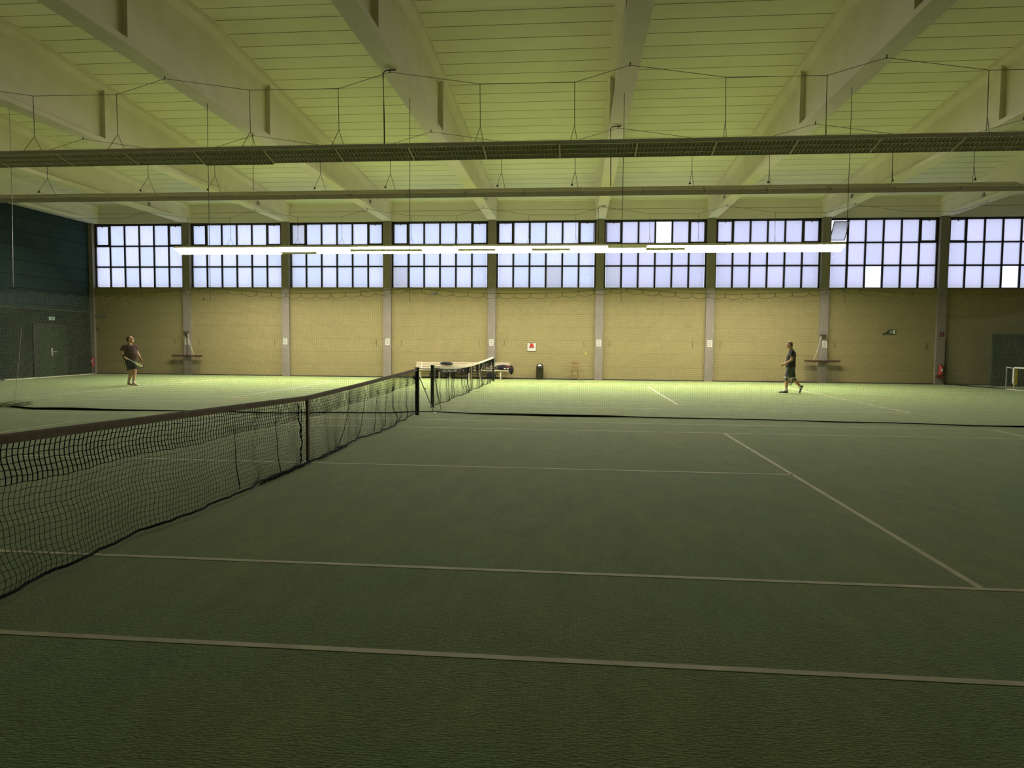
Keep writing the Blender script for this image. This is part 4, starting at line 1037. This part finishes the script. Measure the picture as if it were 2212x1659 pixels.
chain(j, [(.05, .03, 1.41), SR], [.086, .078]); caps(j, SR, .078, SR + (ER - SR) * .6, .072, flat=True)
jo = merge(j, 'jersey', 'maroon', P1, .009, 5)
m = MB(); m.tube([(-.05 + .078 * math.cos(a), -.0 + .078 * math.sin(a), 1.492 - .02 * math.sin(-a)) for a in [R(20 * k) for k in range(19)]], .012, 6); m.obj('collar', 'maroon', P1)
m = MB(); m.tube([(-.125, -.060, 1.468), (-.06, -.100, 1.440), (.02, -.065, 1.465)], .006, 5); m.obj('collar_piping', 'white', P1)
m = MB(); m.tube([(-.10, -.150, 1.372), (-.085, -.155, 1.360), (-.068, -.152, 1.378)], .005, 4); m.obj('chest_emblem', 'white', P1)
s = MB()
rings(s, [(-.055, 0, .82, .19, .155), (-.05, 0, .90, .205, .168), (-.05, 0, .96, .20, .165)])
caps(s, (-.13, 0, .86), .130, (-.050, -.005, .585), .128, flat=True); caps(s, (.06, 0, .86), .130, (.092, -.045, .60), .122, flat=True)
merge(s, 'shorts', 'shorts_black', P1, .009, 4)
m = MB(); m.loft([(p, (-.012, .016, 0), (.0064, .0048, 0)) for p in ((-.222, -.086, .935), (-.237, -.080, .86), (-.216, -.081, .78), (-.190, -.083, .69), (-.160, -.085, .59))], n=8); m.obj('side_stripe', 'white', P1)
m = MB(); caps(m, WL + (EL - WL) * .08, .040, WL + (EL - WL) * .34, .044, flat=True); m.obj('wristband', 'black', P1, True)
m = MB(); caps(m, WR + (ER - WR) * .05, .033, WR + (ER - WR) * .14, .035, flat=True); m.obj('wristwatch', 'black', P1, True)
m = MB(); caps(m, (-.105, .05, .10), .046, (-.098, .045, .20), .049, flat=True); m.obj('sock', 'sock', P1, True)
m = MB(); caps(m, (.045, -.03, .07), .045, (.048, -.032, .165), .048, flat=True); m.obj('sock', 'sock', P1, True)
shoe(P1, (-.150, .085, .035), (.045, -.075, .0), (0, 0, 1), 'shoe_pale')
shoe(P1, (-.010, .02, 0), (.215, -.135, 0), (0, 0, 1), 'shoe_pale')
M1 = Matrix.Translation(P1.location) @ Matrix.Rotation(P1.rotation_euler.z, 4, 'Z')
gb = gripc - RA * .07
racket(M1 @ gb, M1.to_3x3() @ RA, M1.to_3x3() @ Vector((.35, -.50, .80)), 'mint', 'racket with yellow strings held low by the left player')

# --- right player
x, y = 7.42, 24.9
P2 = thing('person', 'man in a black shirt and charcoal shorts walking left along the far court', 'person', (x, y, 0), -math.atan2(x, y))
b = MB()
rings(b, [(.02, 0, .84, .10, .12), (.015, 0, .90, .14, .165), (.01, 0, 1.0, .145, .165), (.01, 0, 1.10, .145, .165), (.02, 0, 1.22, .135, .170), (.035, 0, 1.33, .130, .185), (.045, 0, 1.42, .105, .165), (.04, 0, 1.47, .075, .09), (.03, 0, 1.50, .060, .062)])
chain(b, [(.03, 0, 1.46), (-.005, 0, 1.585)], [.062, .056])
PH2, RO2 = head(b, (-.045, 0, 1.665), (-.995, -.10, -.08), (0, 0, 1), 1.05)
SN, EN, WN = Vector((.055, -.19, 1.425)), Vector((.045, -.235, 1.17)), Vector((-.185, -.215, 1.005))
chain(b, [(.045, -.10, 1.42), SN, EN, WN], [.068, .060, .046, .029])
hand(b, WN, (-.85, -.03, -.53), (.1, -.8, .3), .5, 1)
SF, EF, WF_ = Vector((.05, .19, 1.425)), Vector((.11, .245, 1.17)), Vector((.10, .20, .93))
chain(b, [(.045, .10, 1.42), SF, EF, WF_], [.068, .060, .046, .029])
hand(b, WF_, (-.05, 0, -1), (.2, .95, 0), .85, -1)
chain(b, [(0, -.08, .84), (-.105, -.10, .49), (-.105, -.10, .12)], [.086, .062, .041])
caps(b, (-.085, -.10, .43), .058, (-.092, -.10, .28), .053)
caps(b, (-.105, -.10, .12), .040, (-.16, -.10, .05), .034)
chain(b, [(.03, .08, .84), (.125, .10, .475), (.355, .12, .225)], [.086, .062, .041])
caps(b, (.165, .105, .44), .056, (.26, .112, .335), .052)
caps(b, (.355, .12, .225), .040, (.385, .12, .14), .034)
merge(b, 'body', 'skin', P2, .0075, 5)
face_parts(PH2, RO2, 1.05, P2)
h = MB()
for a, bb, hh, rx, ry, rz in ((0, -.040, .045, .072, .068, .070), (0, .012, .085, .062, .060, .030), (.05, -.045, .010, .030, .045, .060), (-.05, -.045, .010, .030, .045, .060), (0, -.066, -.030, .052, .036, .050)):
    h.ball(PH2(a, bb, hh), rx * 1.07, ry * 1.07, rz * 1.07, 14, rot=RO2)
merge(h, 'hair', 'hair_grey', P2, .006, 3)
m = MB(); m.tube([PH2(-.028, .085, -.042), PH2(-.012, .101, -.036), PH2(.012, .101, -.036), PH2(.028, .085, -.042)], .007, 6); m.obj('moustache', 'hair_dark', P2)
j = MB()
rings(j, [(.01, 0, .895, .168, .188), (.01, 0, 1.0, .165, .185), (.01, 0, 1.10, .163, .184), (.02, 0, 1.22, .153, .188), (.035, 0, 1.33, .147, .202), (.045, 0, 1.42, .122, .180), (.04, 0, 1.47, .088, .104), (.03, 0, 1.505, .070, .074)])
chain(j, [(.045, -.10, 1.42), SN], [.086, .078]); caps(j, SN, .080, SN + (EN - SN) * .62, .074, flat=True)
chain(j, [(.045, .10, 1.42), SF], [.086, .078]); caps(j, SF, .080, SF + (EF - SF) * .62, .074, flat=True)
merge(j, 'shirt', 'black_jersey', P2, .009, 5)
m = MB(); m.tube([(.025 + .072 * math.cos(a), .074 * math.sin(a), 1.505 + .012 * math.cos(a)) for a in [R(20 * k) for k in range(19)]], .012, 6); m.obj('collar', 'black_jersey', P2)
s = MB()
rings(s, [(.015, 0, .82, .150, .175), (.012, 0, .90, .158, .182), (.01, 0, .94, .155, .180)])
caps(s, (.0, -.080, .86), .118, (-.088, -.10, .53), .103, flat=True); caps(s, (.03, .080, .86), .118, (.100, .10, .53), .103, flat=True)
merge(s, 'shorts', 'shorts_grey', P2, .009, 4)
for c0, c1 in (((-.084, -.10, .548), (-.090, -.10, .526)), ((.096, .10, .548), (.102, .10, .526))):
    m = MB(); caps(m, c0, .106, c1, .106, flat=True); m.obj('hem_trim', 'white', P2, True)
m = MB(); m.tube([(-.10, -.205, .60), (-.068, -.206, .580), (-.03, -.203, .61)], .007, 5); m.obj('shorts_emblem', 'white', P2)
for a_, b_ in (((-.104, -.10, .525), (-.108, -.10, .43)), ((.115, .10, .51), (.165, .105, .44))):
    m = MB(); caps(m, a_, .072, b_, .066, flat=True); m.obj('knee_sleeve', 'grey_fabric', P2, True)
m = MB(); caps(m, (-.105, -.10, .07), .044, (-.103, -.10, .17), .047, flat=True); m.obj('sock', 'sock', P2, True)
m = MB(); caps(m, (.372, .12, .175), .044, (.318, .117, .265), .047, flat=True); m.obj('sock', 'sock', P2, True)
s1 = shoe(P2, (-.045, -.10, 0), (-.345, -.115, 0), (0, 0, 1), 'shoe_dark', 'shoe_dark')
s2 = shoe(P2, (.455, .12, .245), (.345, .12, -.005), (-.92, 0, .38), 'shoe_dark', 'shoe_dark')
for so, p0, p1, p2 in ((s1, (-.11, -.146, .05), (-.17, -.158, .075), (-.23, -.156, .035)), (s2, (.425, .074, .20), (.385, .066, .15), (.375, .068, .08))):
    m = MB(); m.tube([p0, p1, p2], .012, 5); m.obj('side_marking', 'white', so)
M2 = Matrix.Translation(P2.location) @ Matrix.Rotation(P2.rotation_euler.z, 4, 'Z')
ax2 = Vector((-.10, -.02, -.99))
racket(M2 @ (Vector((.092, .165, .875)) - ax2 * .06), M2.to_3x3() @ ax2, M2.to_3x3() @ Vector((.93, .36, -.1)), 'black', 'black racket hanging down behind the legs of the right player', 'steel', 'black')
